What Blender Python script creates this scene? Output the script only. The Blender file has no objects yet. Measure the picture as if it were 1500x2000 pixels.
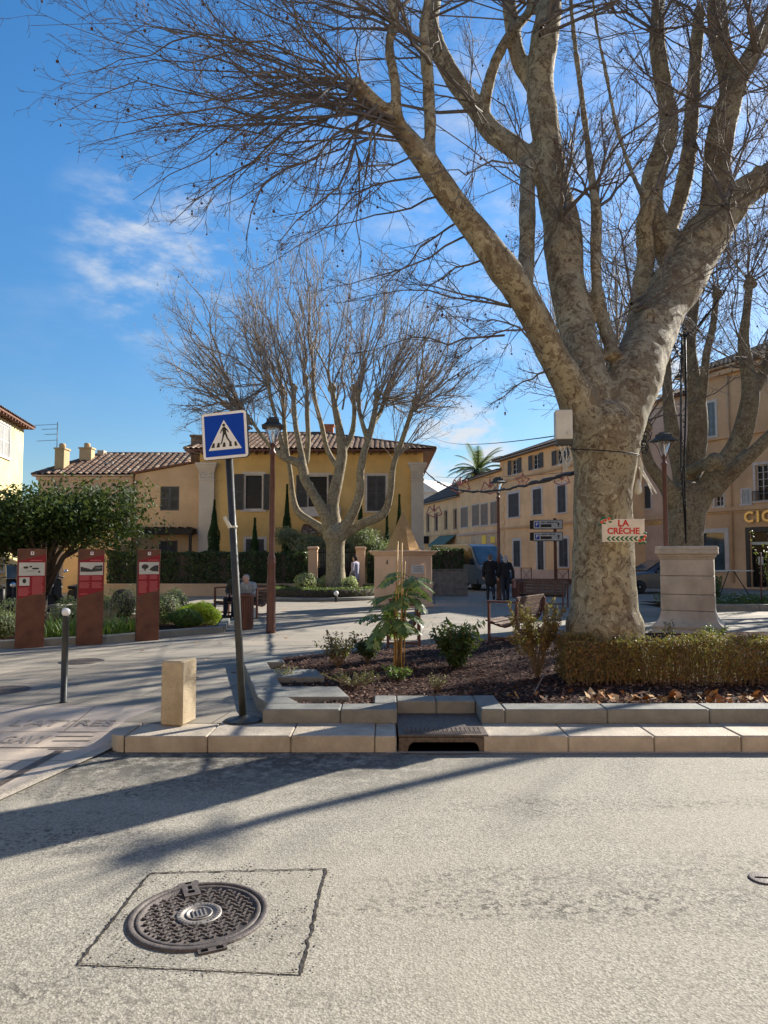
import bpy, math, random
import numpy as np
from mathutils import Vector, Matrix
R=math.radians; PI=math.pi
random.seed(4); rng=np.random.default_rng(7)
scn=bpy.context.scene; col=scn.collection
# ---------------- camera, sky, sun, exposure ----------------
CAMZ=1.65; F=1387.0; TH=math.atan(88/F)
cam=bpy.data.cameras.new('camera'); cam_o=bpy.data.objects.new('camera',cam); col.objects.link(cam_o)
cam_o.location=(0,0,CAMZ); cam_o.rotation_euler=(PI/2+TH,0,0)
cam.sensor_fit='VERTICAL'; cam.sensor_height=36; cam.lens=F/2000*36; cam.clip_start=.1; cam.clip_end=2000
scn.camera=cam_o
SAZ=R(41.5); SEL=R(28)           # direction to the sun, from +x towards +y, and its height
sv=Vector((math.cos(SAZ)*math.cos(SEL),math.sin(SAZ)*math.cos(SEL),math.sin(SEL)))
sun=bpy.data.lights.new('sun','SUN'); sun.energy=5.0; sun.angle=R(.5); sun.color=(1,.94,.84)
so=bpy.data.objects.new('sun',sun); col.objects.link(so); so.rotation_euler=sv.to_track_quat('Z','Y').to_euler()
scn.view_settings.view_transform='Standard'; scn.view_settings.look='None'; scn.view_settings.exposure=1.42; scn.view_settings.gamma=1
w=bpy.data.worlds.new('World'); scn.world=w; w.use_nodes=True
N=w.node_tree.nodes; LK=w.node_tree.links; N.clear()
def ray(u,v):
    x=(u-750)/F; y=1; z=(1000-v)/F
    return Vector((x,math.cos(TH)-z*math.sin(TH),z*math.cos(TH)+math.sin(TH)))
def atY(u,v,Y):
    d=ray(u,v); t=Y/d.y; return Vector((d.x*t,Y,CAMZ+d.z*t))
def atZ(u,v,z=0):
    d=ray(u,v); t=(z-CAMZ)/d.z; return Vector((d.x*t,d.y*t,z))
def nd(ty,**k):
    n=N.new(ty)
    for a,b in k.items(): setattr(n,a,b)
    return n
out=nd('ShaderNodeOutputWorld'); bg=nd('ShaderNodeBackground'); bg.inputs[1].default_value=.112
sky=nd('ShaderNodeTexSky',sky_type='NISHITA'); sky.sun_disc=False; sky.sun_elevation=SEL; sky.sun_rotation=PI/2-SAZ
sky.air_density=1.0; sky.dust_density=.3; sky.ozone_density=2.5; sky.altitude=50
tc=nd('ShaderNodeTexCoord')
def wm(op,a,b=None,c=None):
    n=nd('ShaderNodeMath',operation=op)
    for i,x in enumerate((a,b,c)):
        if x is None: continue
        if isinstance(x,(int,float)): n.inputs[i].default_value=x
        else: LK.new(x,n.inputs[i])
    return n.outputs[0]
def wnoise(scale,sc=(1,1,1),detail=6,rough=.6,rot=(0,0,0)):
    m=nd('ShaderNodeMapping'); m.inputs['Scale'].default_value=sc; m.inputs['Rotation'].default_value=rot; LK.new(tc.outputs['Generated'],m.inputs[0])
    n=nd('ShaderNodeTexNoise'); n.inputs['Scale'].default_value=scale; n.inputs['Detail'].default_value=detail; n.inputs['Roughness'].default_value=rough
    LK.new(m.outputs[0],n.inputs[0]); return n.outputs[0]
def around(u,v,inner,outer):
    d=nd('ShaderNodeVectorMath',operation='DOT_PRODUCT'); LK.new(tc.outputs['Generated'],d.inputs[0]); d.inputs[1].default_value=ray(u,v).normalized()
    m=nd('ShaderNodeMapRange'); m.interpolation_type='SMOOTHSTEP'; LK.new(d.outputs['Value'],m.inputs[0])
    m.inputs[1].default_value=math.cos(R(outer)); m.inputs[2].default_value=math.cos(R(inner)); return m.outputs[0]
def ramp01(x,a,b):
    m=nd('ShaderNodeMapRange'); m.interpolation_type='SMOOTHSTEP'; LK.new(x,m.inputs[0]); m.inputs[1].default_value=a; m.inputs[2].default_value=b; return m.outputs[0]
n1=wnoise(9,(1,1,2.6),8,.62,(0,R(-24),0))
n2=wnoise(16,(1,1,2.2),6,.6)
wisp=wm('MULTIPLY',wm('MULTIPLY',ramp01(n1,.40,.80),wm('MAXIMUM',around(330,500,1,8.5),wm('MULTIPLY',around(230,420,0,5),.35))),1.1)
thin=wm('MULTIPLY',wm('MULTIPLY',ramp01(n1,.42,.9),around(150,620,0,9)),.12)
cum=wm('MULTIPLY',wm('MULTIPLY',ramp01(n2,.40,.62),wm('MAXIMUM',around(900,890,1.2,5.2),around(1290,800,1,6))),.95)
back=wm('MULTIPLY',wm('MULTIPLY',ramp01(n2,.38,.8),around(1120,330,3,24)),.5)
cl=wm('MINIMUM',wm('ADD',wm('ADD',wisp,thin),wm('ADD',cum,back)),.96)
mx=nd('ShaderNodeMix',data_type='RGBA'); LK.new(cl,mx.inputs[0])
hs=nd('ShaderNodeHueSaturation'); hs.inputs['Saturation'].default_value=1.3; LK.new(sky.outputs[0],hs.inputs['Color'])
sx=nd('ShaderNodeSeparateXYZ'); LK.new(tc.outputs['Generated'],sx.inputs[0])
el=nd('ShaderNodeMapRange'); LK.new(sx.outputs[2],el.inputs[0]); el.inputs[1].default_value=0; el.inputs[2].default_value=.45; el.inputs[3].default_value=.37; el.inputs[4].default_value=.66
vs_=nd('ShaderNodeVectorMath',operation='SCALE'); LK.new(hs.outputs[0],vs_.inputs[0]); LK.new(el.outputs[0],vs_.inputs[3])
LK.new(vs_.outputs[0],mx.inputs[6]); mx.inputs[7].default_value=(2.55,2.7,2.9,1)
LK.new(mx.outputs[2],bg.inputs[0]); LK.new(bg.outputs[0],out.inputs[0])
# ---------------- helpers ----------------
def tag(o,label=None,cat=None,group=None,kind=None):
    if label: o['label']=label
    if cat: o['category']=cat
    if group: o['group']=group
    if kind: o['kind']=kind
    return o
def thing(name,loc,rz=0,label=None,cat=None,group=None):
    o=bpy.data.objects.new(name,None); o.empty_display_size=.2; col.objects.link(o); o.location=loc; o.rotation_euler=(0,0,rz)
    return tag(o,label,cat,group)
def link(name,me,mat,parent=None,loc=None):
    o=bpy.data.objects.new(name,me); col.objects.link(o)
    if mat is not None: me.materials.append(mat)
    if parent is not None: o.parent=parent
    if loc is not None: o.location=loc
    return o
def np_mesh(name,V,Q,smooth=True):
    """V (n,3), Q (m,k) faces"""
    me=bpy.data.meshes.new(name); V=np.asarray(V,dtype=np.float32); Q=np.asarray(Q,dtype=np.int32); m,k=Q.shape
    me.vertices.add(len(V)); me.vertices.foreach_set('co',V.ravel()); me.loops.add(m*k); me.loops.foreach_set('vertex_index',Q.ravel())
    me.polygons.add(m); me.polygons.foreach_set('loop_start',np.arange(0,m*k,k,dtype=np.int32))
    try: me.polygons.foreach_set('loop_total',np.full(m,k,dtype=np.int32))
    except Exception: pass
    me.polygons.foreach_set('use_smooth',np.full(m,smooth)); me.update(calc_edges=True); me.validate(); return me
class MB:
    def __init__(s): s.v=[]; s.f=[]; s.sm=[]
    def add(s,vs,fs,sm=False):
        b=len(s.v); s.v+= [tuple(p) for p in vs]; s.f+=[tuple(i+b for i in f) for f in fs]; s.sm+=[sm]*len(fs); return s
    def box(s,c,d,rz=0,rx=0,ry=0,taper=1):
        M=Matrix.Rotation(rz,3,'Z')@Matrix.Rotation(ry,3,'Y')@Matrix.Rotation(rx,3,'X'); c=Vector(c); vs=[]
        for z in (-.5,.5):
            t=taper if z>0 else 1
            for x,y in ((-.5,-.5),(.5,-.5),(.5,.5),(-.5,.5)): vs.append(c+M@Vector((x*d[0]*t,y*d[1]*t,z*d[2])))
        return s.add(vs,[(3,2,1,0),(4,5,6,7),(0,1,5,4),(1,2,6,5),(2,3,7,6),(3,0,4,7)])
    def bb(s,x0,x1,y0,y1,z0,z1): return s.box(((x0+x1)/2,(y0+y1)/2,(z0+z1)/2),(x1-x0,y1-y0,z1-z0))
    def bevbox(s,c,d,b=.01,rz=0):
        M=Matrix.Rotation(rz,3,'Z'); c=Vector(c); x,y,z=[a/2 for a in d]; vs=[]
        pr=[(-x+b,-y),(x-b,-y),(x,-y+b),(x,y-b),(x-b,y),(-x+b,y),(-x,y-b),(-x,-y+b)]
        for zz,k in ((-z,b),(-z+b,0),(z-b,0),(z,b)):
            for px,py in pr: vs.append(c+M@Vector((px-math.copysign(k,px),py-math.copysign(k,py),zz)))
        fs=[tuple(range(7,-1,-1)),tuple(range(24,32))]
        for r in range(3):
            for i in range(8): j=(i+1)%8; fs.append((r*8+i,r*8+j,r*8+8+j,r*8+8+i))
        return s.add(vs,fs)
    def quad(s,a,b,c,d): return s.add([a,b,c,d],[(0,1,2,3)])
    def tube(s,pts,rad,k=8,cap=True):
        pts=[Vector(p) for p in pts]; n=len(pts); rad=rad if isinstance(rad,(list,tuple)) else [rad]*n
        d0=(pts[-1]-pts[0]).normalized(); ref=d0.orthogonal().normalized(); vs=[]; u=ref
        for i,p in enumerate(pts):
            t=(pts[min(i+1,n-1)]-pts[max(i-1,0)]).normalized(); u=(u-t*u.dot(t))
            u=u.normalized() if u.length>1e-6 else t.orthogonal().normalized(); w_=t.cross(u)
            for j in range(k): a=2*PI*j/k; vs.append(p+(u*math.cos(a)+w_*math.sin(a))*rad[i])
        fs=[(i*k+j,i*k+(j+1)%k,(i+1)*k+(j+1)%k,(i+1)*k+j) for i in range(n-1) for j in range(k)]
        if cap: fs+=[tuple(range(k-1,-1,-1)),tuple(range((n-1)*k,n*k))]
        return s.add(vs,fs,k>5)
    def lathe(s,prof,k=16,c=(0,0,0),sq=False):
        vs=[]; n=len(prof); off=PI/4 if sq else 0
        for r,z in prof:
            for j in range(k): a=2*PI*j/k+off; vs.append((c[0]+r*math.cos(a),c[1]+r*math.sin(a),c[2]+z))
        fs=[(i*k+j,i*k+(j+1)%k,(i+1)*k+(j+1)%k,(i+1)*k+j) for i in range(n-1) for j in range(k)]
        fs+=[tuple(range(k-1,-1,-1)),tuple(range((n-1)*k,n*k))]
        return s.add(vs,fs,k>8)
    def sphere(s,c,r,k=10,sc=(1,1,1)):
        vs=[]; n=k//2+1
        for i in range(n):
            ph=-PI/2+PI*i/(n-1)
            for j in range(k): a=2*PI*j/k; vs.append((c[0]+r*sc[0]*math.cos(ph)*math.cos(a),c[1]+r*sc[1]*math.cos(ph)*math.sin(a),c[2]+r*sc[2]*math.sin(ph)))
        return s.add(vs,[(i*k+j,i*k+(j+1)%k,(i+1)*k+(j+1)%k,(i+1)*k+j) for i in range(n-1) for j in range(k)],True)
    def prism(s,prof,y0,y1,ax='y'):
        """closed outline (a,z) pushed along y (or x)"""
        n=len(prof); f=(lambda a,z,t:(a,t,z)) if ax=='y' else ((lambda a,z,t:(t,a,z)) if ax=='x' else (lambda a,z,t:(a,z,t)))
        vs=[f(a,z,y0) for a,z in prof]+[f(a,z,y1) for a,z in prof]
        return s.add(vs,[tuple(range(n)),tuple(range(2*n-1,n-1,-1))]+[(i,i+n,(i+1)%n+n,(i+1)%n) for i in range(n)])
    def move(s,M):
        s.v=[tuple(M@Vector(p)) for p in s.v]; return s
    def build(s,name,mat,parent=None,loc=None,bevel=0):
        me=bpy.data.meshes.new(name); me.from_pydata(s.v,[],s.f); me.polygons.foreach_set('use_smooth',s.sm); me.update()
        import bmesh as _b
        bm=_b.new(); bm.from_mesh(me); _b.ops.recalc_face_normals(bm,faces=bm.faces); bm.to_mesh(me); bm.free()
        o=link(name,me,mat,parent,loc)
        if bevel:
            m=o.modifiers.new('bevel','BEVEL'); m.width=bevel; m.segments=2; m.limit_method='ANGLE'
        return o
def dup(root,loc,rz=None,label=None,group=None):
    r=root.copy(); col.objects.link(r); r.location=loc
    if rz is not None: r.rotation_euler=(0,0,rz)
    if label: r['label']=label
    if group: r['group']=group
    for ch in list(root.children):
        c=ch.copy(); col.objects.link(c); c.parent=r
        for g in list(ch.children):
            d=g.copy(); col.objects.link(d); d.parent=c
    return r
FONTS={}
def text_mb(txt,size,depth,name,mat,parent,loc,rot=(PI/2,0,0),bold=0,sx=1,align='CENTER'):
    cu=bpy.data.curves.new(name,'FONT'); cu.body=txt; cu.size=size; cu.extrude=depth; cu.align_x=align; cu.align_y='CENTER'; cu.offset=bold; cu.resolution_u=3
    t=bpy.data.objects.new(name,cu); col.objects.link(t); dg=bpy.context.evaluated_depsgraph_get(); me=bpy.data.meshes.new_from_object(t.evaluated_get(dg))
    bpy.data.objects.remove(t); o=link(name,me,mat,parent,loc); o.rotation_euler=rot; o.scale=(sx,1,1); return o
# ---------------- materials ----------------
class G:
    def __init__(s,name,rough=.7,metal=0,spec=.3):
        s.m=bpy.data.materials.new(name); s.m.use_nodes=True; s.t=s.m.node_tree; s.b=s.t.nodes['Principled BSDF']
        s.b.inputs['Roughness'].default_value=rough; s.b.inputs['Metallic'].default_value=metal; s.b.inputs['Specular IOR Level'].default_value=spec
        s.co=s.t.nodes.new('ShaderNodeTexCoord').outputs['Object']
    def n(s,ty,**k):
        n=s.t.nodes.new(ty)
        for a,b in k.items(): setattr(n,a,b)
        return n
    def put(s,sock,x):
        if hasattr(x,'is_linked'): s.t.links.new(x,sock)
        elif isinstance(x,(tuple,list)): sock.default_value=tuple(x)+((1,) if len(x)==3 and len(sock.default_value)==4 else ())
        else: sock.default_value=x
    def map(s,sc=(1,1,1),rot=(0,0,0),co=None,loc=(0,0,0)):
        m=s.n('ShaderNodeMapping'); m.inputs['Scale'].default_value=sc; m.inputs['Rotation'].default_value=rot; m.inputs['Location'].default_value=loc; s.put(m.inputs[0],co or s.co); return m.outputs[0]
    def noise(s,scale,detail=4,rough=.55,co=None,dist=0,outi=0):
        n=s.n('ShaderNodeTexNoise'); s.put(n.inputs['Vector'],co or s.co); n.inputs['Scale'].default_value=scale; n.inputs['Detail'].default_value=detail; n.inputs['Roughness'].default_value=rough; n.inputs['Distortion'].default_value=dist; return n.outputs[outi]
    def voro(s,scale,co=None,feat='F1',outi='Distance',rand=1):
        n=s.n('ShaderNodeTexVoronoi',feature=feat); s.put(n.inputs['Vector'],co or s.co); n.inputs['Scale'].default_value=scale; n.inputs['Randomness'].default_value=rand; return n.outputs[outi]
    def rmp(s,x,a,b,lo=0,hi=1):
        m=s.n('ShaderNodeMapRange'); s.put(m.inputs[0],x); m.inputs[1].default_value=a; m.inputs[2].default_value=b; m.inputs[3].default_value=lo; m.inputs[4].default_value=hi; return m.outputs[0]
    def mix(s,f,a,b,mode='MIX'):
        m=s.n('ShaderNodeMix',data_type='RGBA',blend_type=mode); s.put(m.inputs[0],f); s.put(m.inputs[6],a); s.put(m.inputs[7],b); return m.outputs[2]
    def math(s,op,a,b=0):
        m=s.n('ShaderNodeMath',operation=op); s.put(m.inputs[0],a); s.put(m.inputs[1],b); return m.outputs[0]
    def col(s,x): s.put(s.b.inputs['Base Color'],x); return s
    def bump(s,h,st=.3,dist=.02):
        b=s.n('ShaderNodeBump'); b.inputs['Strength'].default_value=st; b.inputs['Distance'].default_value=dist; s.put(b.inputs['Height'],h); s.t.links.new(b.outputs[0],s.b.inputs['Normal']); return s
def plain(name,c,rough=.6,metal=0,var=.25,scale=6,bump=0,spec=.3):
    g=G(name,rough,metal,spec); nn=g.noise(scale,5); f=g.rmp(nn,.3,.7)
    g.col(g.mix(f,tuple(x*(1-var) for x in c),tuple(min(1,x*(1+var)) for x in c)))
    if bump: g.bump(g.noise(scale*5,3),bump,.01)
    return g.m
def stucco(name,c,stain=.3):
    g=G(name,.9,0,.15); a=g.noise(.55,6,.6); b=g.noise(3.5,5,.65,g.map((1,1,.22))); f=g.noise(22,3)
    c2=tuple(x*.72 for x in c); c1=tuple(min(1,x*1.12) for x in c)
    x=g.mix(g.rmp(a,.3,.7),c2,c1); x=g.mix(g.rmp(b,.56,.78,0,stain),x,tuple(k*.45 for k in c)); x=g.mix(g.rmp(f,.3,.7,0,.22),x,c2); g.col(x); g.bump(f,.25,.01); return g.m
def leafmat(name,c1,c2,c3=None,rough=.45,spec=.4,tr=.25):
    g=G(name,rough,0,spec); r=g.n('ShaderNodeNewGeometry').outputs['Random Per Island']
    x=g.mix(r,c1,c2)
    if c3: x=g.mix(g.rmp(g.math('FRACT',g.math('MULTIPLY',r,7.3)),.72,.86),x,c3)
    g.col(x)
    t=g.n('ShaderNodeBsdfTranslucent'); g.put(t.inputs[0],g.mix(.5,x,(.35,.45,.08),'MIX')); m=g.n('ShaderNodeMixShader'); m.inputs[0].default_value=tr
    g.t.links.new(g.b.outputs[0],m.inputs[1]); g.t.links.new(t.outputs[0],m.inputs[2]); g.t.links.new(m.outputs[0],g.t.nodes['Material Output'].inputs[0]); return g.m
M={}
# asphalt
def asph(name,k=1):
    g=G(name,.88,0,.15); big=g.noise(.45,4,.6); mid=g.noise(3,6,.7); v=g.voro(88,feat='F1'); vc=g.voro(88,outi='Color'); trk=g.noise(1.1,5,.65,g.map((.25,1.6,1),(0,0,R(6)))); fin=g.noise(120,4,.75)
    sep=g.n('ShaderNodeSeparateColor'); g.put(sep.inputs[0],vc)
    x=g.mix(g.rmp(sep.outputs[0],0,1),(.225*k,.208*k,.172*k),(.37*k,.345*k,.288*k)); x=g.mix(g.rmp(g.noise(55,3,.7),.50,.62,0,.8),x,(.15,.136,.108)); x=g.mix(g.rmp(fin,.6,.72,0,.6),x,(.46,.43,.37)); x=g.mix(g.rmp(v,.55,.8,0,.5),x,(.07,.065,.055)); x=g.mix(g.rmp(mid,.52,.74,0,.32),x,(.13,.12,.1)); x=g.mix(g.rmp(big,.36,.7,0,.6),x,(.30,.27,.215))
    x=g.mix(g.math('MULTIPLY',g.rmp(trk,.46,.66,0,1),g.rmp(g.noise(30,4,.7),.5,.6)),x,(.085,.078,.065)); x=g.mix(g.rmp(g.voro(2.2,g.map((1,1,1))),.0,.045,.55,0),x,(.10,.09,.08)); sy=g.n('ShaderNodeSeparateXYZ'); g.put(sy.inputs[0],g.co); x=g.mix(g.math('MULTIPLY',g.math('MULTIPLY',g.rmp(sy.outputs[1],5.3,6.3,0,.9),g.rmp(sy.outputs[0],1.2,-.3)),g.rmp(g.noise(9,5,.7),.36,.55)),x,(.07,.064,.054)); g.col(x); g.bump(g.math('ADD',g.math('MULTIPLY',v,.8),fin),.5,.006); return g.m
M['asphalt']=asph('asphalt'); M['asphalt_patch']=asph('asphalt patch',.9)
# plaza slabs
def slabs(name,c1,c2,mortar,bw,bh,rot=0,stain=.35):
    g=G(name,.8,0,.25); b=g.n('ShaderNodeTexBrick'); g.put(b.inputs[0],g.map((1,1,1),(0,0,rot))); b.inputs['Scale'].default_value=1; b.inputs['Brick Width'].default_value=bw; b.inputs['Row Height'].default_value=bh
    b.inputs['Mortar Size'].default_value=.011; b.inputs['Mortar Smooth'].default_value=.3; g.put(b.inputs['Color1'],c1); g.put(b.inputs['Color2'],c2); g.put(b.inputs['Mortar'],mortar); b.offset=.37
    x=b.outputs[0]; x=g.mix(g.rmp(g.noise(1.3,6,.65),.45,.75,0,stain),x,tuple(k*.5 for k in c1)); x=g.mix(g.rmp(g.noise(45,4,.7),.35,.65,0,.28),x,tuple(k*.55 for k in c2)); x=g.mix(g.rmp(g.noise(.35,3),.4,.7,0,.35),x,(c1[0]*1.15,c1[1]*.98,c1[2]*.82)); g.col(x)
    g.bump(g.math('ADD',g.math('MULTIPLY',b.outputs[1],-1.2),g.noise(50,3,.7)),.35,.006); return g.m
M['plaza']=slabs('plaza slabs',(.215,.195,.16),(.29,.255,.205),(.075,.068,.058),1.35,.62,R(8))
M['slab']=slabs('pale limestone slabs',(.44,.37,.30),(.50,.425,.345),(.2,.16,.12),1.6,.8,0,.3)
def stone(name,c,scale=5,bump=.35,stain=.5,sc=(.10,.085,.06)):
    bump*=1.6; stain=min(.9,stain*1.45)
    g=G(name,.8,0,.25); a=g.noise(scale,7,.68); b=g.noise(scale*.35,4,.6,g.map((1,1,.5))); f=g.noise(scale*14,4,.7); vv=g.voro(scale*9)
    x=g.mix(g.rmp(a,.3,.7),tuple(k*.78 for k in c),tuple(min(1,k*1.15) for k in c)); x=g.mix(g.rmp(b,.5,.76,0,stain),x,sc); x=g.mix(g.rmp(f,.55,.75,0,.3),x,tuple(k*.5 for k in c)); x=g.mix(g.rmp(vv,.0,.12,.45,0),x,tuple(k*.4 for k in c)); g.col(x); g.bump(g.math('ADD',f,g.math('MULTIPLY',vv,.5)),bump,.010); return g.m
M['kerb']=stone('kerb limestone',(.42,.36,.28),5,.35,.45,(.2,.15,.1))
M['granite']=stone('grey granite',(.21,.205,.18),6,.3,.3,(.14,.14,.12))
M['bollard_stone']=stone('bollard limestone',(.46,.37,.245),6,.4,.7,(.22,.16,.09))
M['pedestal']=stone('pedestal limestone',(.51,.445,.35),2.2,.35,.55,(.24,.18,.13))
M['white_frame']=plain('pale plaster trim',(.52,.47,.42),.8,0,.15,3)
M['ground']=plain('far ground',(.22,.21,.18),.9,0,.2,.4)
M['iron']=plain('cast iron',(.11,.085,.068),.55,.35,.4,25,.5)
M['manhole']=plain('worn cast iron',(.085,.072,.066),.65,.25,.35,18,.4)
M['manhole_polished']=plain('polished worn cast iron',(.22,.20,.18),.45,.4,.2,30,.2)  # paler, smoother iron for the badge and emblem of the cover
M['black']=plain('black void',(.004,.004,.004),.95,0,0,1,0,0)
M['seam']=plain('dark road seam',(.045,.04,.035),.95,0,.5,40,.4,.1)
M['darkgrey']=plain('anthracite paint',(.038,.040,.038),.45,.2,.25,9)
M['rust']=plain('corten brown paint',(.125,.052,.030),.62,.1,.3,5,.15)
M['rustred']=plain('brown red lacquer',(.12,.052,.038),.42,.1,.22,8)
M['white']=plain('white enamel',(.74,.73,.70),.4,0,.06,5)
M['offwhite']=plain('weathered off white plastic',(.50,.49,.43),.5,0,.12,5)
M['blue']=plain('sign blue',(.002,.048,.36),.5,0,.06,4,0,.12)
M['blackp']=plain('sign black',(.012,.012,.012),.4,0,.1,6)
M['crimson']=plain('crimson print',(.23,.008,.018),.45,0,.12,6)
M['crimson_light']=plain('faded print text',(.50,.12,.12),.5,0,.1,40)
M['wood']=plain('weathered teak slat',(.13,.075,.048),.7,0,.35,14,.3)
M['woodgrey']=plain('weathered timber',(.17,.145,.12),.8,0,.3,6,.3)
M['wire']=plain('black cable',(.012,.012,.014),.6,0,.2,20)
M['shutter']=plain('slate shutter',(.075,.078,.088),.65,0,.2,4)
M['shutter_lt']=plain('pale grey shutter',(.42,.42,.40),.7,0,.12,4)
M['shutter_br']=plain('taupe shutter',(.26,.21,.17),.7,0,.15,4)
M['shutter_bl']=plain('blue grey shutter',(.17,.22,.24),.7,0,.15,4)
M['glassd']=plain('dark window glass',(.006,.006,.007),.25,0,.3,1.5,0,.25)
M['glassb']=plain('shop glass',(.04,.07,.09),.06,0,.6,1.2,0,.8)
M['tyre']=plain('tyre rubber',(.015,.015,.016),.8,0,.2,20)
M['chrome']=plain('bright metal',(.55,.55,.55),.25,.9,.1,10)
M['gold']=plain('gold lettering',(.80,.55,.18),.35,.3,.1,8)
M['skin']=plain('skin',(.52,.33,.25),.55,0,.1,30)
M['twig']=plain('twig bark',(.125,.10,.08),.8,0,.35,3)
M['twig2']=plain('grey twig bark',(.24,.195,.155),.8,0,.3,3)
M['pod']=plain('seed ball',(.085,.045,.03),.9,0,.4,30,.6)
M['yellow_stucco']=stucco('deep yellow stucco',(.66,.44,.175),.35)
M['beige_stucco']=stucco('beige stucco',(.56,.40,.26),.3)
M['ochre']=stucco('ochre stucco',(.78,.49,.25),.3)
M['ochre2']=stucco('warm ochre stucco',(.80,.51,.27),.3)
M['orange_stucco']=stucco('orange tan stucco',(.60,.39,.22),.35)
M['pink_stucco']=stucco('rose stucco',(.58,.42,.32),.35)
M['salmon']=stucco('salmon stucco',(.58,.41,.31),.3)
M['pale_yellow']=stucco('pale yellow stucco',(.66,.54,.28),.12)
M['grey_stucco']=stucco('cream grey stucco',(.56,.50,.43),.45)
M['pyr']=stucco('weathered ochre render',(.50,.30,.125),.9)
M['kiosk']=stucco('peach render',(.66,.44,.29),.3)
g=G('canal roof tiles',.9,0,.1); v=g.voro(5.5,outi='Color'); sp=g.n('ShaderNodeSeparateColor'); g.put(sp.inputs[0],v)
x=g.mix(sp.outputs[0],(.125,.078,.054),(.225,.14,.095)); x=g.mix(g.rmp(g.noise(2.5,5,.7),.45,.72,0,.75),x,(.12,.085,.065)); x=g.mix(g.rmp(sp.outputs[1],.8,.95,0,.7),x,(.46,.36,.26)); g.col(x); g.bump(g.noise(30,3),.4,.01); M['tile']=g.m
g=G('old lichen roof tiles',.95,0,.1); v=g.voro(5,outi='Color'); sp=g.n('ShaderNodeSeparateColor'); g.put(sp.inputs[0],v)
x=g.mix(sp.outputs[0],(.12,.085,.065),(.22,.155,.115)); x=g.mix(g.rmp(g.noise(2,5,.7),.45,.72,0,.6),x,(.09,.08,.06)); g.col(x); g.bump(g.noise(30,3),.4,.01); M['tile2']=g.m
# plane bark
def bark(name,s,br=1):
    g=G(name,.85,0,.2); dc=g.mix(.5,g.co,g.noise(1.6*s,3,.6,outi=1)); vs=g.map((1,1,.45),co=dc)
    n1=g.noise(2.6*s,5,.62,vs); n2=g.noise(7*s,5,.65,vs); n3=g.noise(15*s,4,.7,vs); n4=g.noise(60*s,3,.7)
    x=g.mix(g.rmp(n1,.36,.62),(.43*br,.37*br,.235*br),(.29*br,.25*br,.16*br)); x=g.mix(g.rmp(n2,.49,.54,0,.85),x,(.20*br,.15*br,.09*br)); x=g.mix(g.rmp(n3,.56,.61,0,.85),x,(.105*br,.065*br,.038*br)); x=g.mix(g.rmp(n3,.42,.38,0,.8),x,(.52*br,.47*br,.33*br)); x=g.mix(g.rmp(n1,.60,.68,0,.6),x,(.17*br,.10*br,.06*br))
    x=g.mix(g.rmp(n4,.4,.6,0,.2),x,(.14,.11,.07)); g.col(x); g.bump(g.math('ADD',g.math('ADD',g.rmp(n2,.5,.56),g.rmp(n3,.56,.61)),g.math('MULTIPLY',n4,.3)),.45,.012); return g.m
M['bark']=bark('plane tree bark',1.5,.80); M['bark2']=bark('paler plane bark',2.4,.88)
M['bark3']=bark('brown weathered plane bark',2.2,.62)
M['darkbark']=plain('dark bark',(.06,.045,.035),.9,0,.4,12,.6)
# mulch
g=G('bark mulch',.95,0,.1); v=g.voro(38,g.map((1,1.8,1)),outi='Color'); sp=g.n('ShaderNodeSeparateColor'); g.put(sp.inputs[0],v)
g.col(g.mix(g.rmp(sp.outputs[0],0,1),(.022,.012,.009),(.10,.050,.036))); g.bump(g.math('ADD',sp.outputs[1],g.noise(60,4)),.9,.02); M['mulch']=g.m
def islands(name,cs,rough=.85):
    g=G(name,rough,0,.2); r=g.n('ShaderNodeNewGeometry').outputs['Random Per Island']; cr=g.n('ShaderNodeValToRGB'); cr.color_ramp.interpolation='CONSTANT'; g.put(cr.inputs[0],r)
    e=cr.color_ramp.elements; e[0].color=cs[0]+(1,); e[0].position=0; e[1].position=1/len(cs); e[1].color=cs[1]+(1,)
    for i,c in enumerate(cs[2:]): k=e.new((i+2)/len(cs)); k.color=c+(1,)
    g.col(cr.outputs[0]); return g.m
M['chips']=islands('bark chips',[(.10,.045,.03),(.05,.026,.02),(.16,.085,.055),(.03,.016,.012),(.075,.04,.03),(.24,.15,.10)])
M['dryleaf']=islands('dry fallen leaves',[(.42,.20,.07),(.30,.13,.045),(.50,.30,.13),(.20,.10,.05),(.56,.40,.22)])
M['citrus']=leafmat('glossy dark leaves',(.014,.030,.006),(.030,.060,.012),(.075,.11,.028),.6,.2,.12)
M['hedge_dark']=leafmat('dark hedge leaves',(.012,.030,.008),(.028,.060,.014),(.05,.09,.025),.45,.4,.1)
M['cypress']=leafmat('cypress leaves',(.012,.035,.010),(.03,.065,.016),None,.7,.2,.05)
M['olive']=leafmat('silver green leaves',(.12,.15,.085),(.22,.25,.16),None,.6,.3)
M['greyshrub']=leafmat('grey green leaves',(.10,.13,.06),(.20,.235,.12),(.27,.29,.16),.6,.3)
M['brightshrub']=leafmat('fresh green leaves',(.26,.38,.02),(.50,.62,.05),None,.5,.3,.4)
M['yellowshrub']=leafmat('variegated yellow leaves',(.34,.38,.14),(.52,.54,.26),(.16,.22,.06),.6,.3)
M['midgreen']=leafmat('mid green leaves',(.045,.095,.02),(.10,.18,.035),None,.5,.35)
M['boxhedge']=leafmat('low hedge leaves',(.035,.07,.014),(.075,.13,.028),None,.5,.3)
M['autumnhedge']=leafmat('bronze green hedge leaves',(.13,.095,.035),(.25,.175,.06),(.24,.10,.045),.55,.25,.25)
M['mahonia']=leafmat('lobed green leaves',(.06,.12,.035),(.15,.23,.07),(.30,.34,.10),.4,.4,.35)
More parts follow.
